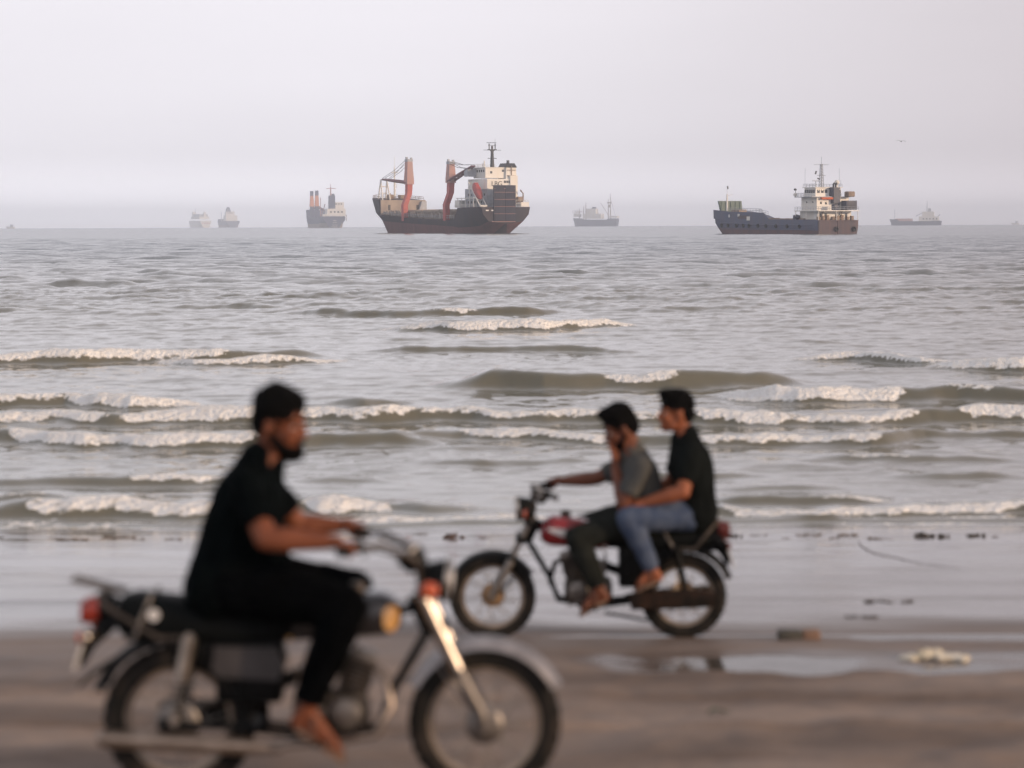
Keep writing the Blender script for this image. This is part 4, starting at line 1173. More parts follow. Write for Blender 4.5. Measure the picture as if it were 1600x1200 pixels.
M_MUFF = mat('weathered_muffler_chrome', (0.26, 0.205, 0.165), 0.36, 0.85, scale=10, color2=(0.38, 0.31, 0.26))
M_PLATE = mat('number_plate_paint', (0.70, 0.68, 0.66), 0.5, var=0.1)
M_SIDEG = mat('grey_side_cover', (0.045, 0.040, 0.040), 0.45, var=0.2, scale=8)

def torus_y(c, R_, prof, seg=56):
    """ring round the y axis with a closed profile of (dr, dy)"""
    mb = MB(); n = len(prof); vs = []; fs = []
    for k in range(seg):
        a = 2 * math.pi * k / seg
        for dr, dy in prof:
            vs.append((c[0] + (R_ + dr) * math.cos(a), c[1] + dy, c[2] + (R_ + dr) * math.sin(a)))
    for k in range(seg):
        k2 = (k + 1) % seg
        for i in range(n):
            j = (i + 1) % n
            fs.append((k * n + i, k * n + j, k2 * n + j, k2 * n + i))
    mb.add(vs, fs)
    return mb

def wheel(bike, cx, r, tw, hubmat, drum):
    prof_h = [(0.0, -.075), (.022, -.075), (.026, -.06), (.045, -.055), (.05, -.045), (.022, -.03), (.02, .0), (.022, .03), (drum, .035), (drum, .062), (drum * .85, .072), (.02, .078), (0, .078)]
    mb = MB(); mb.lathe(prof_h, 24, Matrix.Translation((cx, 0, r)) @ Matrix.Rotation(math.pi / 2, 4, 'X'))
    mb.tube([(cx, -.115, r), (cx, .115, r)], .009, 8)
    w = mb.build('wheel', hubmat, bike)
    h = tw / 2
    Rm = r - tw * .98
    t = torus_y((cx, 0, r), Rm, [(-.004, -h * .62), (tw * .45, -h), (tw * .72, -h * .92), (tw * .90, -h * .55), (tw * .98, 0), (tw * .90, h * .55), (tw * .72, h * .92), (tw * .45, h), (-.004, h * .62), (.008, 0)])
    # tread lugs proud of the crown
    for k in range(64):
        a = 2 * math.pi * (k + .5 * (k % 2)) / 64
        for sy in (-1, 1):
            rr_ = Rm + tw * .93
            t.box((cx + rr_ * math.cos(a), sy * h * .45, r + rr_ * math.sin(a)), (.010, h * .5, .014), (0, -a, 0))
    t.build('tyre', M_RUB, w)
    torus_y((cx, 0, r), Rm, [(.006, -h * .66), (.010, -h * .60), (-.012, -h * .40), (-.016, 0), (-.012, h * .40), (.010, h * .60), (.006, h * .66), (-.022, h * .5), (-.026, 0), (-.022, -h * .5)]).build('rim', M_RIM, w)
    sp = MB(); sp.tube([(0, 0, 0), (1, 0, 0)], .0022, 5)
    sme = sp.mesh('spoke', M_SPOKE)
    nsp = 36
    for k in range(nsp):
        a = 2 * math.pi * k / nsp
        side = -1 if k % 2 else 1
        off = (0.32 if (k // 2) % 2 else -0.32)
        hr = .043 if side < 0 else min(drum, .07)
        p0 = Vector((cx + hr * math.cos(a + off * 2.2), side * .05, r + hr * math.sin(a + off * 2.2)))
        p1 = Vector((cx + (Rm - .02) * math.cos(a), side * .006, r + (Rm - .02) * math.sin(a)))
        o = link_mesh('spoke', sme, w)
        d_ = p1 - p0
        o.location = p0; o.rotation_euler = d_.to_track_quat('X', 'Z').to_euler(); o.scale = (d_.length, 1, 1)
    return w

def arc_fender(bike, name, cx, cz, R_, a0, a1, width, material, lip=.02, thick=.004):
    mb = MB(); secs = []
    n = 26
    for k in range(n + 1):
        a = math.radians(a0 + (a1 - a0) * k / n)
        ring = []
        for (dr, dy) in ((-lip, -width / 2), (.0, -width * .42), (.010, -width * .2), (.013, 0), (.010, width * .2), (0, width * .42), (-lip, width / 2),
                         (-lip - .001, width / 2 - thick), (-thick, width * .40), (.006, 0), (-thick, -width * .40), (-lip - .001, -width / 2 + thick)):
            ring.append((cx + (R_ + dr) * math.cos(a), dy, cz + (R_ + dr) * math.sin(a)))
        secs.append(ring)
    mb.loft(secs)
    return mb.build(name, material, bike)

def superring(x, y, z, hy, hz, p=2.6, n=20, ztilt=0.0):
    out = []
    for k in range(n):
        a = 2 * math.pi * k / n
        c, s_ = math.cos(a), math.sin(a)
        yy = hy * math.copysign(abs(c) ** (2 / p), c); zz = hz * math.copysign(abs(s_) ** (2 / p), s_)
        out.append((x + ztilt * zz, y + yy, z + zz))
    return out

def motorcycle(name, loc, rz, P, label):
    bike = empty(name, loc, rz); tag(bike, label, 'motorcycle', 'motorcycles on the beach')
    r, wb, tw = P['r'], P['wb'], P['tw']
    wheel(bike, 0, r, tw * 1.1, P['hub'], .085)
    wheel(bike, wb, r, tw, P['hub'], .075)
    hx, hz = P['head']                      # top of the steering head
    ax = Vector((wb, 0, r))
    ft = Vector((hx, 0, hz)); fd = (ax - ft); fl = fd.length; fd.normalize()
    # fork legs: stanchion and slider
    for sy in (-1, 1):
        y = sy * .088
        q = MB(); q.tube([ft + Vector((0, y, 0)) - fd * .02, ft + fd * fl * .55 + Vector((0, y, 0))], .017 if not P['cover'] else .030, 12)
        fk = q.build('fork_leg', M_CHROME if P['cover'] else M_ALU, bike)
        q = MB(); q.tube([ft + fd * fl * .48 + Vector((0, y, 0)), ft + fd * fl * .52 + Vector((0, y, 0)), ax + Vector((-.012, y, .05)), ax + Vector((0, y, -.02))], [.022, .027, .025, .018], 12)
        q.build('slider', M_ALU, fk)
        q = MB(); q.tube([ft + fd * fl * .46 + Vector((0, y, 0)), ft + fd * fl * .50 + Vector((0, y, 0))], .029, 12); q.build('dust_seal', M_DARK, fk)
    q = MB(); q.box(ft + fd * .01, (.07, .22, .035), (0, math.radians(-25), 0), bev=.008); q.box(ft + fd * fl * .24, (.07, .22, .04), (0, math.radians(-25), 0), bev=.008)
    q.tube([ft - Vector((.05, 0, 0)) - fd * .0, ft + fd * fl * .28 - Vector((.05, 0, 0))], .028, 12)
    q.build('steering_head', M_DARK, bike)
    # fenders
    ff = arc_fender(bike, 'front_fender', wb, r, r + P['ffgap'], P['ffa'][0], P['ffa'][1], tw + .055, P['ffmat'], .03)
    q = MB()
    for sy in (-1, 1): q.tube([(wb - .02, sy * .065, r + .01), (wb - .19, sy * .062, r + math.sqrt(max(.01, (r + P['ffgap']) ** 2 - .19 ** 2)) - .03)], .006, 6)
    q.build('fender_stay', P['ffmat'], ff)
    rf = arc_fender(bike, 'rear_fender', 0.0, r, r + .045, 35, 158, tw + .08, P['rfmat'], .03)
    q = MB(); tx, tz = P['tail']
    q.loft([superring(tx + .10, 0, tz + .05, .055, .03), superring(tx, 0, tz - .02, .06, .05), superring(tx - .05, 0, tz - .12, .055, .03)]); q.build('fender_tail', M_DARK, rf)
    # frame
    eb = P['eng']
    q = MB()
    q.tube([ft + fd * .05 - Vector((.05, 0, 0)), (P['tank'][0], 0, P['tank'][2] + .02), (.22, 0, P['seat'][0][1] - .06), (-.10, 0, P['seat'][0][1] - .05)], .020, 10)
    q.tube([ft + fd * fl * .27 - Vector((.05, 0, 0)), (eb[0] + .22, 0, eb[1] + .02), (eb[0] + .17, 0, eb[1] - .12), (eb[0] - .05, 0, eb[1] - .16)], .019, 10)
    for sy in (-1, 1):
        q.tube([(.26, sy * .075, P['seat'][0][1] - .05), (.24, sy * .085, r + .05), (.28, sy * .08, r - .02), (eb[0] - .05, sy * .06, eb[1] - .16)], .014, 8)
        q.tube([(-.20, sy * .085, P['seat'][0][1] - .06), (.26, sy * .085, P['seat'][0][1] - .06)], .014, 8)
        q.tube([(.05, sy * .085, P['seat'][0][1] - .06), (.24, sy * .085, r + .10)], .012, 8)
    q.build('frame', M_DARK, bike)
    q = MB()
    for sy in (-1, 1): q.tube([(.30, sy * .095, r - .01), (0, sy * .095, r)], .016, 8); q.box((-.02, sy * .095, r), (.09, .012, .05), bev=.004)
    q.tube([(.30, -.1, r - .01), (.30, .1, r - .01)], .02, 8)
    q.build('swingarm', M_DARK, bike)
    # shocks
    for sy in (-1, 1):
        a_, b_ = Vector((.055, sy * .125, P['seat'][0][1] - .05)), Vector((-.005, sy * .125, r + .02))
        dd = b_ - a_
        q = MB(); q.tube([a_, b_], .012, 8); q.tube([a_ - dd * .0, a_ + dd * .52], P['shockr'], 12); q.tube([a_ + Vector((0, -.02, 0)), a_ + Vector((0, .02, 0))], .02, 8); q.tube([b_ + Vector((0, -.02, 0)), b_ + Vector((0, .02, 0))], .02, 8)
        sh = q.build('shock_absorber', M_CHROME if P['cover'] else M_DARK, bike)
        path = []
        u_, v_ = perp_frame(dd)
        for k in range(60):
            t_ = .5 + .42 * k / 59; an = 2 * math.pi * 6 * k / 59
            path.append(a_ + dd * t_ + (u_ * math.cos(an) + v_ * math.sin(an)) * .024)
        q = MB(); q.tube(path, .005, 5); q.build('spring', M_DARK, sh)
    # tank
    x0, x1, z0, z1 = P['tank']
    n = 12; secs = []
    for k in range(n + 1):
        u = k / n
        x = x0 + (x1 - x0) * u
        top = z1 - (.075 * (1 - u) ** 2) - .05 * max(0, (u - .80) / .2) ** 2 * 1.2
        bot = z0 + .035 * (u - .3) + .03 * max(0, (u - .85) / .15) ** 2
        wd = (.085 + .065 * math.sin(min(1, u * 1.25) * math.pi / 2)) * (1 - .55 * max(0, (u - .82) / .18) ** 2)
        secs.append(superring(x, 0, (top + bot) / 2, wd, (top - bot) / 2, 2.9, 24))
    q = MB(); q.loft(secs); tank = q.build('fuel_tank', P['tankmat'], bike)
    for sy in (-1, 1):
        q = MB(); pts_ = []
        u0, u1 = P['decal'][0], P['decal'][1]
        ring0 = []
        for k in range(9):
            u = u0 + (u1 - u0) * k / 8
            i = min(n - 1, int(u * n)); f_ = u * n - i
            wd = abs(secs[i][0][1]) * (1 - f_) + abs(secs[i + 1][0][1]) * f_
            x = x0 + (x1 - x0) * u
            zc = (z0 + z1) / 2 - .01
            hh = P['decal'][2] * (.35 + .65 * math.sin(math.pi * (.10 + .80 * k / 8))); zc += P.get('slant', 0) * (k / 8 - .5)
            ring0.append(((x, sy * (wd + .0035), zc - hh + .02), (x, sy * (wd + .0035), zc + hh)))
        vs = [p for pr_ in ring0 for p in pr_]
        vs += [(p[0], p[1] - sy * .008, p[2]) for p in vs]
        m_ = len(ring0) * 2
        fs = [(2 * k, 2 * k + 2, 2 * k + 3, 2 * k + 1) for k in range(8)]
        q.add(vs, fs); q.build('decal', P['decalmat'], tank)
    q = MB(); q.lathe([(0, .022), (.028, .020), (.032, .012), (.032, -.02), (0, -.02)], 20, Matrix.Translation((x0 + (x1 - x0) * .62, 0, z1 + .002))); q.build('filler_cap', M_DCHR, tank)
    q = MB(); q.tube([(x0 + .02, sy_, z0 + .015) for sy_ in (-.09, .09)], .012, 6); q.build('tank_seam', P['decalmat'], tank)
    # seat
    sp_ = P['seat']; secs = []
    for (x, zt, zb, hw) in sp_['secs'] if isinstance(sp_, dict) else P['seatsecs']:
        secs.append(superring(x, 0, (zt + zb) / 2, hw, (zt - zb) / 2, 3.6, 24))
    q = MB(); q.loft(secs); seat = q.build('seat', M_VINYL, bike)
    q = MB()
    for (x, zt, zb, hw) in P['straps']:
        q.tube([(x - .03, -hw - .004, zb + .01), (x + .0, -hw - .006, (zt + zb) / 2), (x + .035, -hw * .8, zt + .004), (x + .035, hw * .8, zt + .004), (x, hw + .006, (zt + zb) / 2), (x - .03, hw + .004, zb + .01)], .009, 6)
    q.build('seat_strap', M_ALU, seat)
    if P.get('badge'):
        q = MB(); q.lathe([(0, .004), (.022, .003), (.024, -.004), (0, -.004)], 16, Matrix.Translation(P['badge']) @ Matrix.Rotation(math.pi / 2, 4, 'X')); q.build('seat_badge', M_WDEC, seat)
    # grab rail and rear carrier
    zt = P['seatsecs'][0][1]
    q = MB()
    q.tube([(.06, -.125, P['seat'][0][1] - .05), (-.06, -.13, P['seat'][0][1] - .055), (tx + .07, -.12, tz + .10), (tx + .02, -.06, tz + .14), (tx + .02, .06, tz + .14), (tx + .07, .12, tz + .10), (-.06, .13, P['seat'][0][1] - .055), (.06, .125, P['seat'][0][1] - .05)], .010, 8)
    q.build('grab_rail', M_DCHR if P['cover'] else M_DCHR, bike)
    if P.get('carrier'):
        q = MB()
        for sy in (-.06, 0, .06): q.tube([(tx + .12, sy, tz + .15), (tx - .05, sy, tz + .19), (tx - .09, sy, tz + .20)], .007, 6)
        q.tube([(tx - .05, -.08, tz + .19), (tx - .05, .08, tz + .19)], .007, 6)
        q.build('rear_carrier', M_ALU, bike)
    # tail light, plate, rear signals
    q = MB(); q.loft([superring(tx + .02, 0, tz + .085, .045, .05), superring(tx - .03, 0, tz + .075, .052, .055), superring(tx - .055, 0, tz + .07, .045, .045)]); tl = q.build('tail_light', M_RLENS if P['cover'] else M_DRED, bike)
    q = MB(); q.loft([superring(tx + .08, 0, tz + .085, .03, .035), superring(tx + .018, 0, tz + .085, .05, .056)]); q.build('tail_light_housing', M_DARK, tl)
    q = MB(); q.box((tx - .055, 0, tz - .09), (.008, .17, .13), (0, math.radians(18), 0), bev=.003); q.build('number_plate', M_PLATE, bike)
    for sy in (-1, 1):
        q = MB(); q.tube([(tx + .02, sy * .05, tz), (tx + .01, sy * .14, tz)], .008, 6); q.ellipsoid((tx - .012, sy * .165, tz - .005), (.030, .034, .030)); st_ = q.build('turn_signal', M_DARK if not P['cover'] else M_CHROME, bike)
        q = MB(); q.ellipsoid((tx - .03, sy * .165, tz - .005), (.02, .029, .026)); q.build('lens', M_AMB if P['cover'] else M_DRED, st_)
    q = MB(); q.loft([superring(-r * .55 - .06, 0, tz - .10, .06, .01), superring(tx - .03, 0, tz - .19, .065, .012), superring(tx - .06, 0, tz - .22, .06, .01)]); q.build('mud_flap', M_RUB, bike)
    if not P['cover']:
        q = MB(); q.loft([superring(tx + .06, 0, tz + .03, .06, .05), superring(tx - .01, 0, tz - .03, .075, .075), superring(tx - .035, 0, tz - .12, .07, .05), superring(tx - .02, 0, tz - .17, .06, .02)]); q.build('plate_bracket', M_DARK, bike)
    # headlight
    lx, lz = P['lamp']; lr = P['lampr']
    Mh = Matrix.Translation((lx, 0, lz)) @ Matrix.Rotation(math.radians(90 + 6), 4, 'Y')
    q = MB(); q.lathe([(0, -.11), (lr * .35, -.105), (lr * .75, -.07), (lr * .95, -.02), (lr, .0), (lr * .9, .006), (0, .006)], 28, Mh); hl_ = q.build('headlight', M_DARK, bike)
    q = MB(); q.lathe([(lr * .90, .0), (lr * 1.06, .0), (lr * 1.08, .014), (lr * 1.02, .026), (lr * .93, .024), (lr * .90, .01)], 28, Mh); q.build('bezel', M_CHROME, hl_)
    q = MB(); q.lathe([(0, .036), (lr * .5, .032), (lr * .93, .018), (lr * .93, .007), (0, .007)], 28, Mh); q.build('lens', M_GLASS, hl_)
    for sy in (-1, 1):
        q = MB(); q.tube([(lx - .06, sy * .07, lz - .01), (lx - .06, sy * .155, lz - .015)], .008, 6); q.ellipsoid((lx - .06, sy * .185, lz - .015), (.034, .036, .034)); st_ = q.build('turn_signal', M_AMB if P['cover'] else M_DARK, bike)
        q = MB(); q.ellipsoid((lx - .04, sy * .185, lz - .015), (.022, .031, .030)); q.build('lens', M_AMB, st_)
    # clocks
    q = MB()
    Mc = Matrix.Translation((lx - .13, 0, lz + P['clock'])) @ Matrix.Rotation(math.radians(-38), 4, 'Y')
    q.lathe([(0, -.05), (.045, -.045), (.055, -.01), (.058, .02), (.05, .026), (0, .024)], 24, Mc); sp2 = q.build('speedometer', M_DARK, bike)
    q = MB(); q.lathe([(.046, .025), (.06, .022), (.06, .034), (.046, .034)], 24, Mc); q.build('clock_rim', M_CHROME, sp2)
    # handlebar
    gx, gz_, gy = P['grip']
    q = MB()
    for sy in (-1, 1):
        q.tube([ft + Vector((-.01, 0, .03)), ft + Vector((-.01, sy * .06, .03)), (hx - .03, sy * .15, (hz + gz_) / 2 + .05), (gx + .10, sy * (gy - .12), gz_ + .005), (gx, sy * (gy - .05), gz_), (gx - .05, sy * (gy + .07), gz_ - .005)], .0115, 8)
    q.box(ft + Vector((-.01, 0, .02)), (.05, .12, .04), bev=.008)
    hbar = q.build('handlebar', M_DCHR, bike)
    for sy in (-1, 1):
        g0, g1 = Vector((gx, sy * (gy - .05), gz_)), Vector((gx - .05, sy * (gy + .07), gz_ - .005))
        q = MB(); q.tube([g0, g0.lerp(g1, .5), g1], [.018, .0165, .018], 12); q.box(g0 + Vector((.008, -sy * .035, 0)), (.05, .05, .045), bev=.01); q.build('grip', M_RUB, hbar)
        q = MB(); q.tube([g0 + Vector((.03, -sy * .03, .0)), g0 + Vector((.065, sy * .01, -.005)), g0 + Vector((.045, sy * .10, -.012)), g0 + Vector((.04, sy * .125, -.012))], [.008, .007, .006, .008], 6); q.build('lever', M_ALU, hbar)
        q = MB(); q.tube([g0 + Vector((.02, -sy * .03, .01)), (hx + .0, sy * .12, (hz + gz_) / 2 + .03), (lx - .07, sy * .04, lz - .02)], .005, 6); q.build('cable', M_RUB, hbar)
        if P.get('mirror') and sy == P['mirror']:
            q = MB(); q.tube([g0 + Vector((0, -sy * .03, .02)), g0 + Vector((.03, sy * .01, .13))], .005, 6); q.ellipsoid(g0 + Vector((.03, sy * .02, .16)), (.012, .055, .04)); q.build('mirror', M_DARK, hbar)
    # engine
    ex, ez = eb
    q = MB()
    q.box((ex - .02, 0, ez - .06), (.30, .16, .17), bev=.04); eng = q.build('engine', M_ENG, bike)
    cd = Vector((.30, 0, .95)).normalized()
    for k in range(8):
        c_ = Vector((ex + .06, 0, ez + .02)) + cd * (.018 * k + .01)
        q = MB(); q.box(c_, (.13 - .004 * abs(k - 3), .135, .008), (0, math.atan2(cd.x, cd.z), 0), bev=.003); q.build('fin', M_ENG, eng)
    q = MB(); q.tube([Vector((ex + .06, 0, ez)), Vector((ex + .06, 0, ez)) + cd * .16], .045, 14); q.box(Vector((ex + .06, 0, ez)) + cd * .17, (.10, .12, .05), (0, math.atan2(cd.x, cd.z), 0), bev=.012); q.build('cylinder_head', M_ALU, eng)
    for sy in (-1, 1):
        q = MB(); q.lathe([(0, .03), (.04, .028), (.062, .018), (.066, 0), (0, 0)], 24, Matrix.Translation((ex + .04, sy * .08, ez - .055)) @ Matrix.Rotation(-sy * math.pi / 2, 4, 'X')); q.build('crankcase_cover', M_ALU, eng)
        q = MB(); q.lathe([(0, .026), (.05, .022), (.056, 0), (0, 0)], 24, Matrix.Translation((ex - .09, sy * .08, ez - .045)) @ Matrix.Rotation(-sy * math.pi / 2, 4, 'X')); q.build('clutch_cover', M_ALU, eng)
    q = MB(); q.tube([(ex + .0, 0, ez + .10), (ex - .11, 0, ez + .10)], .026, 10); q.box((ex - .10, 0, ez + .08), (.06, .06, .10), bev=.012); q.build('carburettor', M_ALU, eng)
    # exhaust
    q = MB(); ys_ = -.12
    q.tube([(ex + .11, -.02, ez + .15), (ex + .19, -.05, ez + .10), (ex + .22, -.09, ez - .02), (ex + .16, ys_, ez - .13), (ex + .02, ys_, ez - .155), (.26, ys_ - .005, P['muf'][1])], .017, 10)
    exh = q.build('exhaust_pipe', P['exmat'], bike)
    m0, mz, m1 = P['muf']
    q = MB(); q.tube([(m0 + .02, ys_ - .005, mz), (m0 - .06, ys_ - .01, mz + .004), (m0 - .12, ys_ - .015, mz + .008), (m1 + .03, ys_ - .02, mz + .035), (m1, ys_ - .02, mz + .036), (m1 - .012, ys_ - .02, mz + .037)], [.018, .026, .034, .036, .032, .018], 16)
    q.build('muffler', P['exmat'], exh)
    # chain case on the left
    q = MB(); q.loft([superring(.34, .135, r - .015, .016, .055, 3), superring(.10, .135, r - .005, .018, .062, 3), superring(-.06, .135, r, .018, .062, 3), superring(P['chain'], .135, r - .005, .014, .045, 3)])
    q.build('chain_case', M_SOOT, bike)
    # side covers, battery box
    for sy in (-1, 1):
        q = MB(); cx0, cx1, cz0, cz1 = P['side']
        q.prism([(cx0, cz0 + .03), (cx0 + .03, cz0), (cx1 - .02, cz0 - .01), (cx1, cz0 + .05), (cx1 - .03, cz1), (cx0 + .01, cz1)], 'y', sy * .088, sy * .115)
        q.build('side_cover', P['sidemat'], bike)
    q = MB(); q.box(((P['side'][0] + P['side'][1]) / 2, 0, P['side'][2] + .02), (.26, .16, .26), bev=.02); q.tube([(.30, 0, r + .12), (ex - .1, 0, ez + .1)], .03, 8); q.build('air_box', M_DARK, bike)
    # pegs, kick lever, stand
    pgx, pgz = P['peg']
    for sy in (-1, 1):
        q = MB(); q.tube([(pgx, sy * .07, pgz), (pgx, sy * .14, pgz), (pgx, sy * .24, pgz)], [.010, .010, .014], 8); q.build('foot_peg', M_RUB, bike)
        if P.get('rearpeg'):
            rx_, rz_ = P['rearpeg']
            q = MB(); q.tube([(.22, sy * .09, rz_ - .01), (rx_, sy * .12, rz_), (rx_, sy * .22, rz_)], .010, 8); q.build('passenger_peg', M_RUB, bike)
    q = MB(); q.tube([(pgx - .04, -.11, pgz), (pgx + .10, -.14, pgz + .01), (pgx + .16, -.18, pgz + .02)], .007, 6); q.build('brake_pedal', M_ALU, bike)
    q = MB(); q.tube([(pgx + .04, .11, pgz + .03), (pgx + .16, .14, pgz + .01), (pgx + .17, .19, pgz + .01)], .007, 6); q.build('gear_lever', M_ALU, bike)
    q = MB(); q.tube([(ex - .11, -.11, ez), (ex - .14, -.13, ez + .09), (ex - .13, -.16, ez + .15), (ex - .13, -.22, ez + .15)], .009, 6); q.build('kick_lever', M_CHROME, bike)
    q = MB(); q.tube([(pgx - .06, .08, pgz - .05), (pgx - .30, .11, pgz - .09), (pgx - .33, .12, pgz - .09)], .010, 6); q.build('side_stand', M_DARK, bike)
    return bike

# near bike: faces right, its right side towards us
NX = at(278, 1000, 9.45).x
nf = at(760, 1250, 9.45).x
NEAR = Vector((NX, 9.45, gz(NX, 9.45) - .008))
def tilt_of(x0, x1, y):
    return math.atan2(gz(x1, y) - gz(x0, y), x1 - x0)
P_NEAR = dict(r=.300, wb=1.205, tw=.075, hub=M_ALU, head=(.965, .80), cover=True, ffgap=.03, ffa=(28, 152), ffmat=M_FEND, rfmat=M_DARK,
              tail=(-.33, .66), eng=(.62, .40), tank=(.42, .875, .63, .83), tankmat=M_BLKT, decal=(.86, .985, .062), decalmat=M_YDEC,
              seat=[(0, .70)], seatsecs=[(-.235, .775, .66, .075), (-.215, .80, .64, .10), (-.16, .812, .632, .115), (.0, .795, .625, .125), (.18, .765, .62, .13), (.34, .745, .62, .12), (.45, .75, .63, .095), (.50, .73, .65, .07)],
              straps=[(-.13, .81, .635, .116)], badge=(-.085, -.122, .735), shockr=.030, lamp=(1.045, .865), lampr=.082, clock=.085,
              grip=(.705, 1.020, .295), mirror=0, carrier=True, exmat=M_MUFF, muf=(.40, .215, -.29), chain=-.10, side=(.14, .42, .49, .61), sidemat=M_SIDEG, peg=(.555, .255))
bike1 = motorcycle('motorcycle', NEAR, 0, P_NEAR, 'black motorcycle with silver front fender, nearer one carrying a single rider')
bike1.rotation_euler = (0, -tilt_of(NX, nf, 9.45), 0)

FX = at(1068, 900, 15.1).x
ff_ = at(768, 1000, 15.1).x
FAR = Vector((FX, 15.1, gz(FX, 15.1) - .006))
P_FAR = dict(r=.270, wb=1.200, tw=.068, hub=M_BRASS, head=(.965, .755), cover=False, ffgap=.012, ffa=(20, 150), ffmat=M_DARK, rfmat=M_DARK,
             tail=(-.235, .61), eng=(.62, .37), tank=(.48, .90, .575, .79), tankmat=M_REDT, decal=(.36, .88, .034), slant=.05, decalmat=M_WDEC,
             seat=[(0, .635)], seatsecs=[(-.16, .70, .60, .07), (-.14, .715, .585, .10), (.0, .70, .575, .12), (.2, .685, .57, .125), (.38, .68, .575, .11), (.49, .69, .59, .085), (.53, .67, .60, .06)],
             straps=[(.10, .695, .572, .122)], shockr=.022, lamp=(1.03, .825), lampr=.075, clock=.085,
             grip=(.855, .940, .335), mirror=0, exmat=M_SOOT, muf=(.34, .245, -.17), chain=-.185, side=(.16, .40, .44, .55), sidemat=M_DARK, peg=(.56, .225), rearpeg=(.21, .36))
bike2 = motorcycle('motorcycle', FAR, math.pi, P_FAR, 'motorcycle with red and white tank, farther one carrying two riders')
bike2.rotation_euler = (0, tilt_of(ff_, FX, 15.1), math.pi)

# ================================================================== riders
def skin_mat(name, c, c2):
    return mat(name, c, 0.55, scale=9, color2=c2, bump=0.08, bscale=120, spec=0.35)
M_SKIN1 = skin_mat('skin_warm_brown', (0.165, 0.048, 0.020), (0.215, 0.066, 0.029))
M_SKIN2 = skin_mat('skin_deep_brown', (0.125, 0.039, 0.019), (0.160, 0.052, 0.026))
M_SKIN3 = skin_mat('skin_light_brown', (0.260, 0.078, 0.034), (0.320, 0.104, 0.048))
M_HAIR = mat('black_hair', (0.0025, 0.0024, 0.0026), 0.75, spec=0.1, var=0.4, scale=40, bump=0.8, bscale=110)
M_TEE_B = mat('black_cotton', (0.0022, 0.0036, 0.0042), 0.97, spec=0.03, var=0.3, scale=12, bump=0.2, bscale=180)
M_TEE_G = mat('charcoal_grey_cotton', (0.062, 0.066, 0.068), 0.95, spec=0.1, scale=7, color2=(0.088, 0.085, 0.078), bump=0.2, bscale=180)
M_TEE_K = mat('faded_black_cotton', (0.0080, 0.0098, 0.0098), 0.97, spec=0.04, var=0.3, scale=8, bump=0.2, bscale=180)
M_TRS_B = mat('black_trouser_cloth', (0.0016, 0.0020, 0.0026), 0.97, spec=0.03, var=0.3, scale=10, bump=0.2, bscale=150)
M_TRS_O = mat('dark_olive_trouser_cloth', (0.018, 0.020, 0.018), 0.95, spec=0.08, var=0.25, scale=8, bump=0.2, bscale=150)
M_JEAN = mat('blue_denim', (0.048, 0.070, 0.125), 0.95, spec=0.1, scale=9, color2=(0.100, 0.125, 0.180), bump=0.25, bscale=220)
M_SAND = mat('brown_leather_sandal', (0.12, 0.045, 0.022), 0.6, var=0.3, scale=20)
M_SANDW = mat('pale_sandal_sole', (0.20, 0.125, 0.085), 0.7, var=0.3, scale=20)
M_EYE = mat('eye_white', (0.36, 0.31, 0.28), 0.45)
M_IRIS = mat('dark_iris', (0.012, 0.008, 0.006), 0.2)

def remesh(mb, voxel, smooth_it=6, fac=0.5):
    """melt overlapping closed pieces into one continuous skin"""
    me = bpy.data.meshes.new('tmp'); me.from_pydata(mb.v, [], mb.f)
    bm = bmesh.new(); bm.from_mesh(me)
    bmesh.ops.remove_doubles(bm, verts=bm.verts, dist=1e-6)
    bmesh.ops.recalc_face_normals(bm, faces=bm.faces); bm.to_mesh(me); bm.free()
    o = bpy.data.objects.new('tmp', me); COL.objects.link(o)
    m = o.modifiers.new('r', 'REMESH'); m.mode = 'VOXEL'; m.voxel_size = voxel; m.use_smooth_shade = True
    if smooth_it:
        sm = o.modifiers.new('s', 'SMOOTH'); sm.factor = fac; sm.iterations = smooth_it
    bpy.context.view_layer.update()
    out = bpy.data.meshes.new_from_object(o.evaluated_get(bpy.context.evaluated_depsgraph_get()))
    bpy.data.objects.remove(o, do_unlink=True); bpy.data.meshes.remove(me)
    out.polygons.foreach_set('use_smooth', [True] * len(out.polygons))
    return out

def ruffle(me, amp, sc, seed, aniso=(1, 1, 1)):
    """cloth folds / hair tufts: push the vertices along their normals by 3-D noise"""
    n = len(me.vertices)
    co = np.empty(n * 3, dtype=np.float32); me.vertices.foreach_get('co', co); co = co.reshape(-1, 3)
    no = np.empty(n * 3, dtype=np.float32); me.vertices.foreach_get('normal', no); no = no.reshape(-1, 3)
    a = co * np.array(aniso) * sc
    f = fbm(a[:, 0] + a[:, 1] * .7 + seed, a[:, 2] + a[:, 1] * .6, seed, 3) + fbm(a[:, 1] - a[:, 2] * .4, a[:, 0] * .8 + seed, seed + 5, 3) - 1.0
    co = co + no * (f * amp)[:, None]
    me.vertices.foreach_set('co', co.astype(np.float32).ravel()); me.update()
    return me

def child_mesh(name, me, material, parent):
    me.materials.clear(); me.materials.append(material); me.name = name
    return link_mesh(name, me, parent)

def V(*a): return Vector(a)

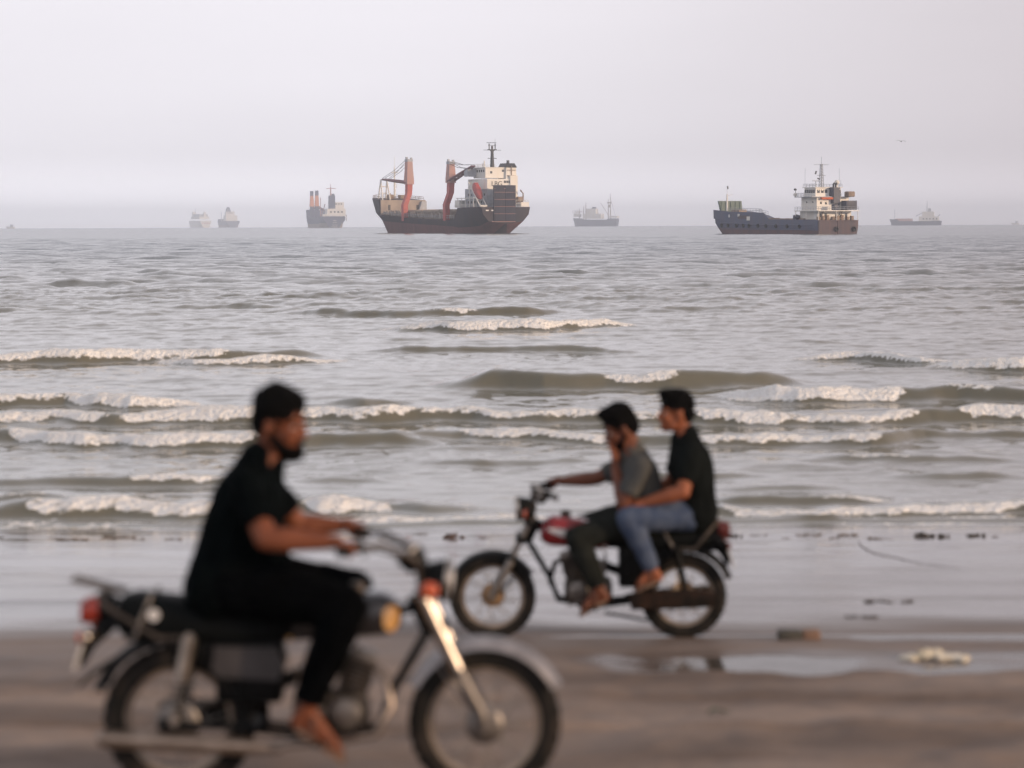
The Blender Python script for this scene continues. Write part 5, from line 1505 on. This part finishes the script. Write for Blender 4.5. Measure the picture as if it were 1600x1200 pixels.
def hand_grip(mb, wrist, g, sy, sgn_fwd=1):
    """fist closed round a bar lying along y at g; the palm comes from behind and above"""
    rad = .028
    kn = g + V(-.022, 0, .030)
    mb.capsule(wrist, wrist.lerp(kn, .5), .026, .030)
    for k in range(4):
        off = (-1.5 + k) * .021
        mb.capsule(wrist.lerp(kn, .35) + V(0, off * .6, 0), kn + V(0, off, 0), .018, .0125)
        path = [g + V(math.cos(a) * rad, off, math.sin(a) * rad) for a in [math.radians(q) for q in (128, 78, 25, -30, -80 - 6 * k)]]
        path = [kn + V(0, off, 0)] + path
        for i in range(len(path) - 1):
            mb.capsule(path[i], path[i + 1], .0098 - .0004 * i, .0096 - .0006 * i, 8)
    i0 = wrist.lerp(kn, .55) + V(0, -sy * .028, -.012)
    mb.capsule(i0, g + V(-.026, -sy * .040, -.012), .014, .0115, 8); mb.capsule(g + V(-.026, -sy * .040, -.012), g + V(.012, -sy * .044, -.030), .0115, .0095, 8)

def hand_open(mb, wrist, d, nrm, curl, thumb_side, spread=.25):
    """relaxed hand: palm along d, palm faces -nrm, fingers bend towards -nrm by curl"""
    d = d.normalized(); side = d.cross(nrm).normalized(); nrm = side.cross(d).normalized()
    pc = wrist + d * .085
    mb.capsule(wrist - d * .01, wrist + d * .03, .025, .028)
    for k in range(4):
        o_ = side * (-1.5 + k) * .020
        mb.capsule(wrist + d * .02 + o_ * .6, pc + o_, .017, .0115)
        ln = (.030, .037, .040, .034)[k] if thumb_side < 0 else (.034, .040, .037, .030)[k]
        p = pc + o_; dr = (d + side * (-1.5 + k) * spread * .12).normalized(); a = 0.15
        for j in range(3):
            q = Matrix.Rotation(-curl * (j + 1) * .5, 3, side) @ dr
            if (q - dr).dot(nrm) > 0: q = Matrix.Rotation(curl * (j + 1) * .5, 3, side) @ dr
            p2 = p + q * ln * (1 - .18 * j)
            mb.capsule(p, p2, .0095 - .0007 * j, .0088 - .0008 * j, 8); p = p2
    t0 = wrist + d * .03 + side * thumb_side * .024
    t1 = t0 + (d * .7 + side * thumb_side * .75 - nrm * .3).normalized() * .042
    t2 = t1 + (d * .95 + side * thumb_side * .2 - nrm * .35).normalized() * .032
    mb.capsule(t0, t1, .014, .0115, 8); mb.capsule(t1, t2, .0112, .009, 8)

def foot(mb, ankle, toe, sy):
    d = (toe - ankle); heel = ankle + V(-.035, 0, -.045)
    ball = toe - d.normalized() * .05
    mb.capsule(ankle, heel, .036, .030); mb.capsule(heel, ball + V(0, 0, -.004), .028, .026)
    mb.capsule(ankle + V(.01, 0, -.01), ball, .033, .022)
    mb.ellipsoid(ball, (.036, .043, .022), d.to_track_quat('X', 'Z').to_matrix())
    dd = d.normalized()
    for k in range(5):
        b_ = ball + V(0, sy * (.034 - .017 * k), -.004)
        mb.capsule(b_, b_ + dd * (.052 - .006 * abs(k - 4 if sy > 0 else k - 4)), .0125 - .001 * (4 - k), .0095, 8)

def sandal(parent, ankle, toe, sy, m1, m2):
    d = (toe - ankle); heel = ankle + V(-.045, 0, -.075)
    tip = toe + d.normalized() * .012 + V(0, 0, -.030)
    ax_ = (tip - heel); n = ax_.normalized(); up = V(-n.z, 0, n.x)
    if up.z < 0: up = -up
    secs = []
    for u, w in ((0, .018), (.06, .030), (.3, .034), (.55, .036), (.78, .047), (.93, .040), (1.0, .018)):
        c = heel + ax_ * u
        secs.append([c + V(0, -w, 0) , c + V(0, w, 0), c + V(0, w, 0) + up * .018, c + V(0, -w, 0) + up * .018])
    q = MB(); q.loft(secs); s_ = q.build('sandal', m2, parent)
    q = MB()
    for u, h in ((.62, .062), (.80, .050)):
        c = heel + ax_ * u
        q.tube([c + V(0, -.046, 0) + up * .01, c + V(0, -.036, 0) + up * h * .8, c + up * h, c + V(0, .036, 0) + up * h * .8, c + V(0, .046, 0) + up * .01], .011, 6, flat=.35)
    q.tube([heel + ax_ * .34 + V(0, -.040, 0) + up * .02, heel + ax_ * .16 + up * .085 + V(-.0, -.036, 0), heel + up * .07 - n * .006, heel + ax_ * .16 + up * .085 + V(0, .036, 0), heel + ax_ * .34 + V(0, .040, 0) + up * .02], .010, 6, flat=.4)
    q.build('strap', m1, s_)

def person(bike, J, C, label):
    """J: joints in the bike's frame; C: colours"""
    mb = MB()
    H = J['head']; fw = J['face'].normalized(); up = J['up']; left = up.cross(fw).normalized(); up = fw.cross(left).normalized()
    Rm = Matrix((fw, left, up)).transposed()
    hp = lambda x, y, z: H + Rm @ V(x, y, z)
    hs = C.get('hs', 1.0)
    # head
    mb.ellipsoid(hp(-.008, 0, .035), (.098, .076, .092), Rm, 20, 14)
    mb.ellipsoid(hp(.030, 0, -.045), (.066, .060, .074), Rm, 18, 12)
    mb.ellipsoid(hp(.060, 0, -.098), (.030, .034, .026), Rm)
    for sy in (-1, 1):
        mb.capsule(hp(.030, sy * .048, -.088), hp(-.030, sy * .060, -.040), .020, .020, 10)
        mb.ellipsoid(hp(-.012, sy * .080, -.012), (.019, .011, .033), Rm)
        mb.capsule(hp(.084, sy * .018, .022), hp(.074, sy * .048, .020), .011, .010, 8)
        mb.ellipsoid(hp(.064, sy * .042, -.030), (.026, .022, .020), Rm)
    mb.capsule(hp(.092, 0, .010), hp(.112, 0, -.030), .0095, .0135, 10); mb.capsule(hp(.100, -.014, -.036), hp(.100, .014, -.036), .010, .010, 8)
    mb.capsule(hp(.088, -.018, -.066), hp(.088, .018, -.066), .009, .009, 8); mb.capsule(hp(.086, -.014, -.078), hp(.086, .014, -.078), .009, .009, 8)
    # neck and trunk
    N, CH, PV = J['neck'], J['chest'], J['pelvis']
    mb.capsule(hp(-.030, 0, -.055), N, .054, .060)
    ab = CH.lerp(PV, .55) + V(-.015, 0, 0)
    mb.capsule(N, CH, .075, .115)
    for sy in (-1, 1):
        mb.capsule(CH + V(0, sy * .065, .02), ab + V(0, sy * .05, 0), .105, .098); mb.capsule(ab + V(0, sy * .05, 0), PV + V(0, sy * .07, 0), .098, .105)
    def limb(a, b, c, r):
        mb.capsule(a, a.lerp(b, .4), r[0], r[1]); mb.capsule(a.lerp(b, .4), b, r[1], r[2]); mb.capsule(b, b.lerp(c, .3), r[2], r[3]); mb.capsule(b.lerp(c, .3), c, r[3], r[4])
    for s_, sy in (('r', -1), ('l', 1)):
        sh, el, wr_ = J['sh' + s_], J['el' + s_], J['wr' + s_]
        mb.capsule(CH + V(0, sy * .08, .06), sh, .075, .058)
        limb(sh, el, wr_, (.056, .053, .046, .048, .029))
        hd = J['hand' + s_]
        if hd[0] == 'grip': hand_grip(mb, wr_, hd[1], sy)
        else: hand_open(mb, wr_, hd[1], hd[2], hd[3], hd[4])
        hi, kn, an = J['hi' + s_], J['kn' + s_], J['an' + s_]
        limb(hi, kn, an, (.088, .080, .058, .060, .036))
        foot(mb, an, J['toe' + s_], sy)
    me = remesh(mb, .0068, 4)
    me.materials.clear(); me.materials.append(C['skin']); me.name = 'person'
    body = bpy.data.objects.new('person', me); COL.objects.link(body)
    body.matrix_world = Matrix.Translation(bike.location) @ bike.rotation_euler.to_matrix().to_4x4()
    tag(body, label, 'person', 'people riding along the beach')
    # eyes and brows
    for sy in (-1, 1):
        q = MB(); q.ellipsoid(hp(.0745, sy * .033, -.002), (.0118, .0118, .0075), Rm, 12, 8); e = q.build('eye', M_EYE, body)
        q = MB(); q.ellipsoid(hp(.0850, sy * .033, -.002), (.0030, .0060, .0060), Rm, 10, 6); q.build('iris', M_IRIS, e)
        q = MB(); q.tube([hp(.096, sy * .016, .024), hp(.093, sy * .036, .031), hp(.080, sy * .056, .026)], [.0045, .0055, .003], 6, flat=1.0); q.build('eyebrow', M_HAIR, body)
    # hair
    hb_ = MB()
    hh = C['hair']
    hb_.ellipsoid(hp(-.016, 0, .052 + hh * .3), (.106, .084, .090 + hh * .7), Rm, 24, 16)
    hb_.ellipsoid(hp(-.055, 0, .005), (.066, .079, .080), Rm, 18, 12)
    hb_.ellipsoid(hp(.040, 0, .086 + hh * .4), (.058, .067, .032 + hh * .5), Rm, 18, 12)
    if C.get('quiff'):
        hb_.ellipsoid(hp(.055, 0, .112 + hh * .4), (.055, .058, .036), Rm, 16, 10)
    hm_ = remesh(hb_, .0065, 3); ruffle(hm_, .013, 42, 3); ruffle(hm_, .008, 110, 6); child_mesh('hair', hm_, M_HAIR, body)
    if C.get('beard'):
        bb = MB(); t = C['beard']
        bb.ellipsoid(hp(.058, 0, -.100), (.036 + t, .042, .032 + t), Rm, 14, 10)
        for sy in (-1, 1):
            bb.capsule(hp(.040, sy * .046, -.085), hp(-.008, sy * .066, -.045), .019 + t * .5, .017, 10); bb.capsule(hp(-.008, sy * .066, -.045), hp(-.004, sy * .072, .02), .016, .012, 10)
        bb.ellipsoid(hp(.030, 0, -.082), (.052, .064, .040), Rm, 14, 10)
        bb.capsule(hp(.098, -.022, -.054), hp(.098, .022, -.054), .0075, .0075, 8)
        bm_ = remesh(bb, .006, 2); ruffle(bm_, .010, 60, 9); child_mesh('beard', bm_, M_HAIR, body)
    # shirt
    st = MB(); ease = C.get('ease', .02)
    st.capsule(N + V(-.008, 0, -.002), CH, .080, .120 + ease)
    st.capsule(N + V(.018, 0, -.030), CH + V(.02, 0, 0), .074, .115 + ease)
    if C.get('belly'):
        st.ellipsoid(ab + C['belly'], (.13, .17, .17), None, 18, 12)
    for sy in (-1, 1):
        st.capsule(CH + V(0, sy * .07, .02), ab + V(0, sy * .06, 0), .108 + ease, .108 + ease)
        st.capsule(ab + V(0, sy * .06, 0), PV + V(0, sy * .07, .01) + C.get('hem', V(0, 0, 0)), .108 + ease, .112 + ease)
    for s_, sy in (('r', -1), ('l', 1)):
        sh, el = J['sh' + s_], J['el' + s_]
        st.capsule(CH + V(0, sy * .08, .055), sh + V(0, 0, .004), .085, .070)
        e_ = sh.lerp(el, C.get('sleeve', .74))
        st.tube([sh, sh.lerp(e_, .45), e_.lerp(sh, .04), e_], [.070, .069, .068, .066], 18)
    sm_ = remesh(st, .0085, 4); ruffle(sm_, .016, 9, C['seed'], (1, 1, .6)); ruffle(sm_, .007, 26, C['seed'] + 3, (1.2, 1, .5))
    shirt = child_mesh('t_shirt', sm_, C['shirt'], body)
    q = MB()
    nd = (N - hp(-.030, 0, -.055)).normalized(); u_, v_ = perp_frame(nd)
    c0 = N.lerp(hp(-.030, 0, -.055), .12) + V(-.004, 0, 0)
    q.tube([c0 + (u_ * math.cos(a) + v_ * math.sin(a)) * .066 for a in np.linspace(0, 2 * math.pi, 20, endpoint=False)], .009, 6, True)
    q.build('collar', C['shirt'], shirt)
    # trousers
    tr = MB()
    for sy in (-1, 1):
        tr.capsule(PV + V(0, sy * .065, .05), PV + V(0, sy * .075, -.01), .110, .122)
    for s_, sy in (('r', -1), ('l', 1)):
        hi, kn, an = J['hi' + s_], J['kn' + s_], J['an' + s_]
        w = C.get('leg', 1.0)
        tr.capsule(hi, hi.lerp(kn, .45), .108 * w, .098 * w); tr.capsule(hi.lerp(kn, .45), kn, .098 * w, .076 * w)
        e_ = kn.lerp(an, C.get('cuff', .93))
        tr.tube([kn, kn.lerp(e_, .3), e_.lerp(kn, .03), e_], [.076 * w, .074 * w, .054 * w, .053 * w], 18)
    tm_ = remesh(tr, .0085, 4); ruffle(tm_, .012, 11, C['seed'] + 8); ruffle(tm_, .006, 30, C['seed'] + 12); child_mesh('trousers', tm_, C['trousers'], body)
    for s_, sy in (('r', -1), ('l', 1)):
        sandal(body, J['an' + s_], J['toe' + s_], sy, C['strap'], C['sole'])
    return body

g1 = P_NEAR['grip']
J1 = dict(head=V(.395, 0, 1.475), face=V(.93, -.34, -.08), up=V(-.03, 0, 1), neck=V(.330, 0, 1.340), chest=V(.270, 0, 1.165), pelvis=V(.175, 0, .865),
          shr=V(.285, -.185, 1.255), elr=V(.370, -.290, 1.060), wrr=V(.620, -.300, 1.050), handr=('grip', V(g1[0] - .025, -g1[2] - .010, g1[1])),
          shl=V(.295, .185, 1.255), ell=V(.440, .285, 1.040), wrl=V(.620, .300, 1.040), handl=('grip', V(g1[0] - .025, g1[2] + .010, g1[1])),
          hir=V(.215, -.095, .845), knr=V(.665, -.205, .790), anr=V(.515, -.190, .380), toer=V(.655, -.195, .215),
          hil=V(.215, .095, .845), knl=V(.665, .205, .790), anl=V(.515, .190, .380), toel=V(.655, .195, .215))
person(bike1, J1, dict(skin=M_SKIN1, hair=.022, beard=.017, shirt=M_TEE_B, trousers=M_TRS_B, ease=.028, seed=3, strap=M_SAND, sole=M_SANDW, quiff=False, leg=1.16, hem=V(-.02, 0, -.04), belly=V(.105, 0, -.01)),
       'bearded person in black T-shirt and black trousers riding the nearer motorcycle alone')

g2 = P_FAR['grip']
J2 = dict(head=V(.395, 0, 1.325), face=V(.90, .10, -.36), up=V(.30, 0, 1), neck=V(.325, 0, 1.185), chest=V(.285, 0, 1.035), pelvis=V(.255, 0, .775),
          shr=V(.285, -.180, 1.110), elr=V(.540, -.255, .985), wrr=V(.755, -.330, .960), handr=('grip', V(g2[0] - .025, -g2[2] - .010, g2[1])),
          shl=V(.275, .180, 1.110), ell=V(.385, .215, .880), wrl=V(.430, .085, 1.085), handl=('open', V(.02, -.20, .9), V(-.75, .55, .1), .55, 1),
          hir=V(.285, -.095, .765), knr=V(.675, -.195, .665), anr=V(.535, -.175, .335), toer=V(.650, -.18, .205),
          hil=V(.285, .095, .765), knl=V(.675, .195, .665), anl=V(.535, .175, .335), toel=V(.650, .18, .205))
person(bike2, J2, dict(skin=M_SKIN2, hair=.030, beard=.012, shirt=M_TEE_G, trousers=M_TRS_O, ease=.012, seed=14, strap=M_SAND, sole=M_SANDW, quiff=True, sleeve=.78),
       'bearded person in grey T-shirt steering the farther motorcycle with a hand at the chin')

J3 = dict(head=V(.050, 0, 1.425), face=V(.98, .16, .02), up=V(-.06, 0, 1), neck=V(-.010, 0, 1.275), chest=V(-.045, 0, 1.105), pelvis=V(-.055, 0, .815),
          shr=V(-.030, -.185, 1.190), elr=V(.060, -.270, .960), wrr=V(.260, -.185, .850), handr=('open', V(1, .25, -.1), V(0, -.6, .8), .5, 1),
          shl=V(-.030, .185, 1.190), ell=V(.025, .285, .955), wrl=V(.265, .235, .885), handl=('open', V(1, -.12, -.20), V(.1, .5, .85), .55, -1),
          hir=V(-.020, -.095, .795), knr=V(.355, -.250, .790), anr=V(.205, -.190, .460), toer=V(.310, -.19, .360),
          hil=V(-.020, .095, .795), knl=V(.355, .250, .790), anl=V(.205, .190, .460), toel=V(.310, .19, .360))
person(bike2, J3, dict(skin=M_SKIN3, hair=.012, shirt=M_TEE_K, trousers=M_JEAN, ease=.022, seed=25, strap=M_SAND, sole=M_SANDW, quiff=True, cuff=.96, hem=V(-.03, 0, -.02)),
       'clean-shaven passenger in black T-shirt and blue jeans sitting behind the driver')

# ================================================================== things lying on the beach
def beach_point(px, py):
    """where the sight line of a photo pixel meets the sand"""
    r = ray(px, py)
    lo, hi = 4.0, 40.0
    for _ in range(50):
        mid = (lo + hi) / 2
        p = at(px, py, mid)
        if p.z > gz(p.x, p.y): lo = mid
        else: hi = mid
    p = at(px, py, (lo + hi) / 2)
    return V(p.x, p.y, gz(p.x, p.y))

M_WEED = mat('dark_seaweed', (0.020, 0.018, 0.014), 0.5, scale=20, color2=(0.060, 0.045, 0.030), bump=0.4, bscale=60)
M_WEEDG = mat('sandy_dry_weed', (0.105, 0.086, 0.072), 0.7, scale=25, color2=(0.19, 0.155, 0.13), bump=0.4, bscale=60)
M_WEEDB = mat('brown_seaweed', (0.060, 0.028, 0.020), 0.5, scale=20, color2=(0.10, 0.055, 0.035), bump=0.4, bscale=60)
def clump(px, py, wpx, hpx, label, material, seed, name='seaweed_clump'):
    c = beach_point(px, py); scl = FPX / c.y
    w, h = wpx / scl, hpx / scl * .8
    rr_ = random.Random(seed); mb = MB()
    for k in range(9):
        t = rr_.uniform(-.5, .5)
        mb.ellipsoid((t * w * 1.1, rr_.uniform(-.5, .5) * w * .7, h * rr_.uniform(.05, .35)), (w * rr_.uniform(.05, .16), w * rr_.uniform(.05, .12), h * rr_.uniform(.15, .75)), Matrix.Rotation(rr_.uniform(-.6, .6), 3, 'Z'), 10, 6)
    for k in range(5):
        x0, y0 = rr_.uniform(-.5, .3) * w, rr_.uniform(-.1, .1) * w
        mb.tube([(x0, y0, h * .2), (x0 + w * .12, y0 + rr_.uniform(-.05, .05) * w, h * rr_.uniform(.3, .9)), (x0 + w * .28, y0 + rr_.uniform(-.1, .1) * w, h * .05)], [w * .03, w * .022, w * .012], 5)
    me = remesh(mb, max(.005, w * .02), 1); ruffle(me, h * .25, 12 / max(w, .1), seed)
    o = child_mesh(name, me, material, None); o.location = c + V(0, 0, -h * .08)
    return tag(o, label, 'seaweed', 'seaweed along the tideline')
TUFT_LABEL = {}
for _w, _p in zip(('leftmost', 'second from left', 'third from left', 'fourth from left', 'fifth from left', 'sixth from left'), (8, 44, 78, 118, 190, 214)):
    TUFT_LABEL[_p] = 'small brownish seaweed tuft on the tideline behind the lone rider, ' + _w
TUFT_LABEL[272] = 'small brownish seaweed tuft on the tideline, nearest to the lone rider\'s back'
TUFT_LABEL[655] = 'small brownish seaweed tuft left of the reddish brown tideline lump'
TUFT_LABEL[760] = 'small brownish seaweed tuft right of the reddish brown tideline lump'
for _w, _p in zip(('nearest to the passenger', 'second from the passenger', 'third from the passenger', 'fourth from the passenger', 'fifth from the passenger', 'sixth from the passenger'), (1186, 1224, 1262, 1302, 1328, 1374)):
    TUFT_LABEL[_p] = 'small brownish seaweed tuft on the right tideline, ' + _w
TUFT_LABEL[1550] = 'small brownish seaweed tuft at the far right end of the tideline'
for k, (px, py, w, h) in enumerate(((8, 843, 22, 7), (44, 844, 14, 5), (78, 843, 18, 4), (118, 842, 48, 6), (190, 841, 44, 8), (214, 840, 26, 9), (272, 843, 34, 6),
                                    (1186, 840, 28, 5), (1224, 840, 14, 6), (1262, 839, 40, 5), (1302, 839, 20, 5), (1328, 838, 34, 7), (1374, 840, 36, 6), (1550, 839, 18, 5), (655, 838, 26, 4), (760, 840, 30, 5))):
    clump(px + (k * 37) % 11 - 5, py + (k * 53) % 7 - 3, w * (.7 + .1 * (k % 5)), h * .55, TUFT_LABEL[px], M_WEEDG, 40 + k)
clump(712, 840, 32, 10, 'reddish brown seaweed lump at the tideline, left of the red tank', M_WEEDB, 71)
clump(1147, 838, 22, 8, 'dark seaweed lump at the tideline just behind the passenger', M_WEED, 72)
clump(1443, 838, 36, 11, 'largest dark seaweed clump on the tideline at right', M_WEED, 73)
clump(1476, 839, 16, 9, 'rounded dark seaweed knot beside the largest tideline clump', M_WEED, 74)
clump(1522, 838, 30, 8, 'dark seaweed clump on the tideline, right of the knot', M_WEED, 75)
clump(1345, 965, 46, 6, 'dark seaweed strip on wet sand above the broken brick', M_WEED, 76)
clump(1385, 941, 78, 3, 'long flat smear of dark weed on the wet sand at right', M_WEED, 77)

# thin strand curving over the wet sand
pts_ = [beach_point(*p) + V(0, 0, .006) for p in ((1341, 846), (1346, 854), (1362, 863), (1390, 870), (1440, 881), (1500, 888))]
q = MB(); q.tube(pts_, [.003, .004, .0035, .003, .002, .001], 6); st_o = q.build('seaweed_strand', M_WEEDG)
tag(st_o, 'thin dark strand of weed curving across the wet sand', 'seaweed')

# broken brick: a dark wet half and a clay-coloured half
bp_ = beach_point(1248, 998)
M_BRK = mat('clay_brick', (0.26, 0.16, 0.105), 0.85, scale=14, color2=(0.20, 0.125, 0.09), bump=0.4, bscale=40)
M_BRKD = mat('algae_dark_brick', (0.050, 0.048, 0.040), 0.7, scale=14, color2=(0.085, 0.075, 0.06), bump=0.4, bscale=40)
q = MB()
q.box((-.055, 0, .026), (.16, .11, .062), (0, .02, .05), taper=(.96, .94), mi=1, bev=.012); q.box((.075, .0, .026), (.115, .108, .060), (0, -.02, .05), taper=(.96, .95), mi=0, bev=.010)
me = q.mesh('brick_block', [M_BRK, M_BRKD]); ruffle(me, .006, 30, 5)
bo = link_mesh('brick_block', me); bo.location = bp_
tag(bo, 'worn brick block, dark at one end, on the sand behind the rear wheel', 'brick')

# dried sea-foam scum heap
fp = beach_point(1460, 1030)
M_SCUM = mat('yellowish_sea_foam', (0.58, 0.50, 0.36), 0.9, scale=12, color2=(0.74, 0.70, 0.62), bump=0.5, bscale=50)
q = MB(); fr_ = random.Random(5)
for k in range(26):
    t = fr_.uniform(-1, 1)
    q.ellipsoid((t * .19, fr_.uniform(-.05, .05), .008 + .012 * (1 - t * t)), (fr_.uniform(.025, .05), fr_.uniform(.02, .04), fr_.uniform(.012, .024)), None, 10, 6)
for k in range(6): q.ellipsoid((-.03 + fr_.uniform(-.05, .05), .02, .035 + fr_.uniform(0, .02)), (.03, .025, .016), None, 10, 6)
me = remesh(q, .006, 1); ruffle(me, .012, 45, 8)
fo = child_mesh('foam_heap', me, M_SCUM, None); fo.location = fp + V(0, 0, -.004)
tag(fo, 'small heap of yellowish sea foam lying beside the puddle', 'foam')

# green leaf
lp = beach_point(1120, 1116)
M_LEAF = mat('green_leaf', (0.055, 0.085, 0.040), 0.6, var=0.3, scale=30)
q = MB(); secs = []
for u in np.linspace(-1, 1, 9):
    w = .020 * (1 - abs(u) ** 2.2) + .001
    z = .012 + .010 * math.cos(u * 2.2)
    secs.append([(u * .048, -w, z + .006), (u * .048, 0, z), (u * .048, w, z + .006), (u * .048, 0, z - .002)])
q.loft(secs); q.tube([(.046, 0, .008), (.075, .006, .012)], .002, 5)
lo_ = q.build('leaf', M_LEAF); lo_.location = lp; lo_.rotation_euler = (0, 0, .3)
tag(lo_, 'small green leaf on the dry sand in the foreground', 'leaf')
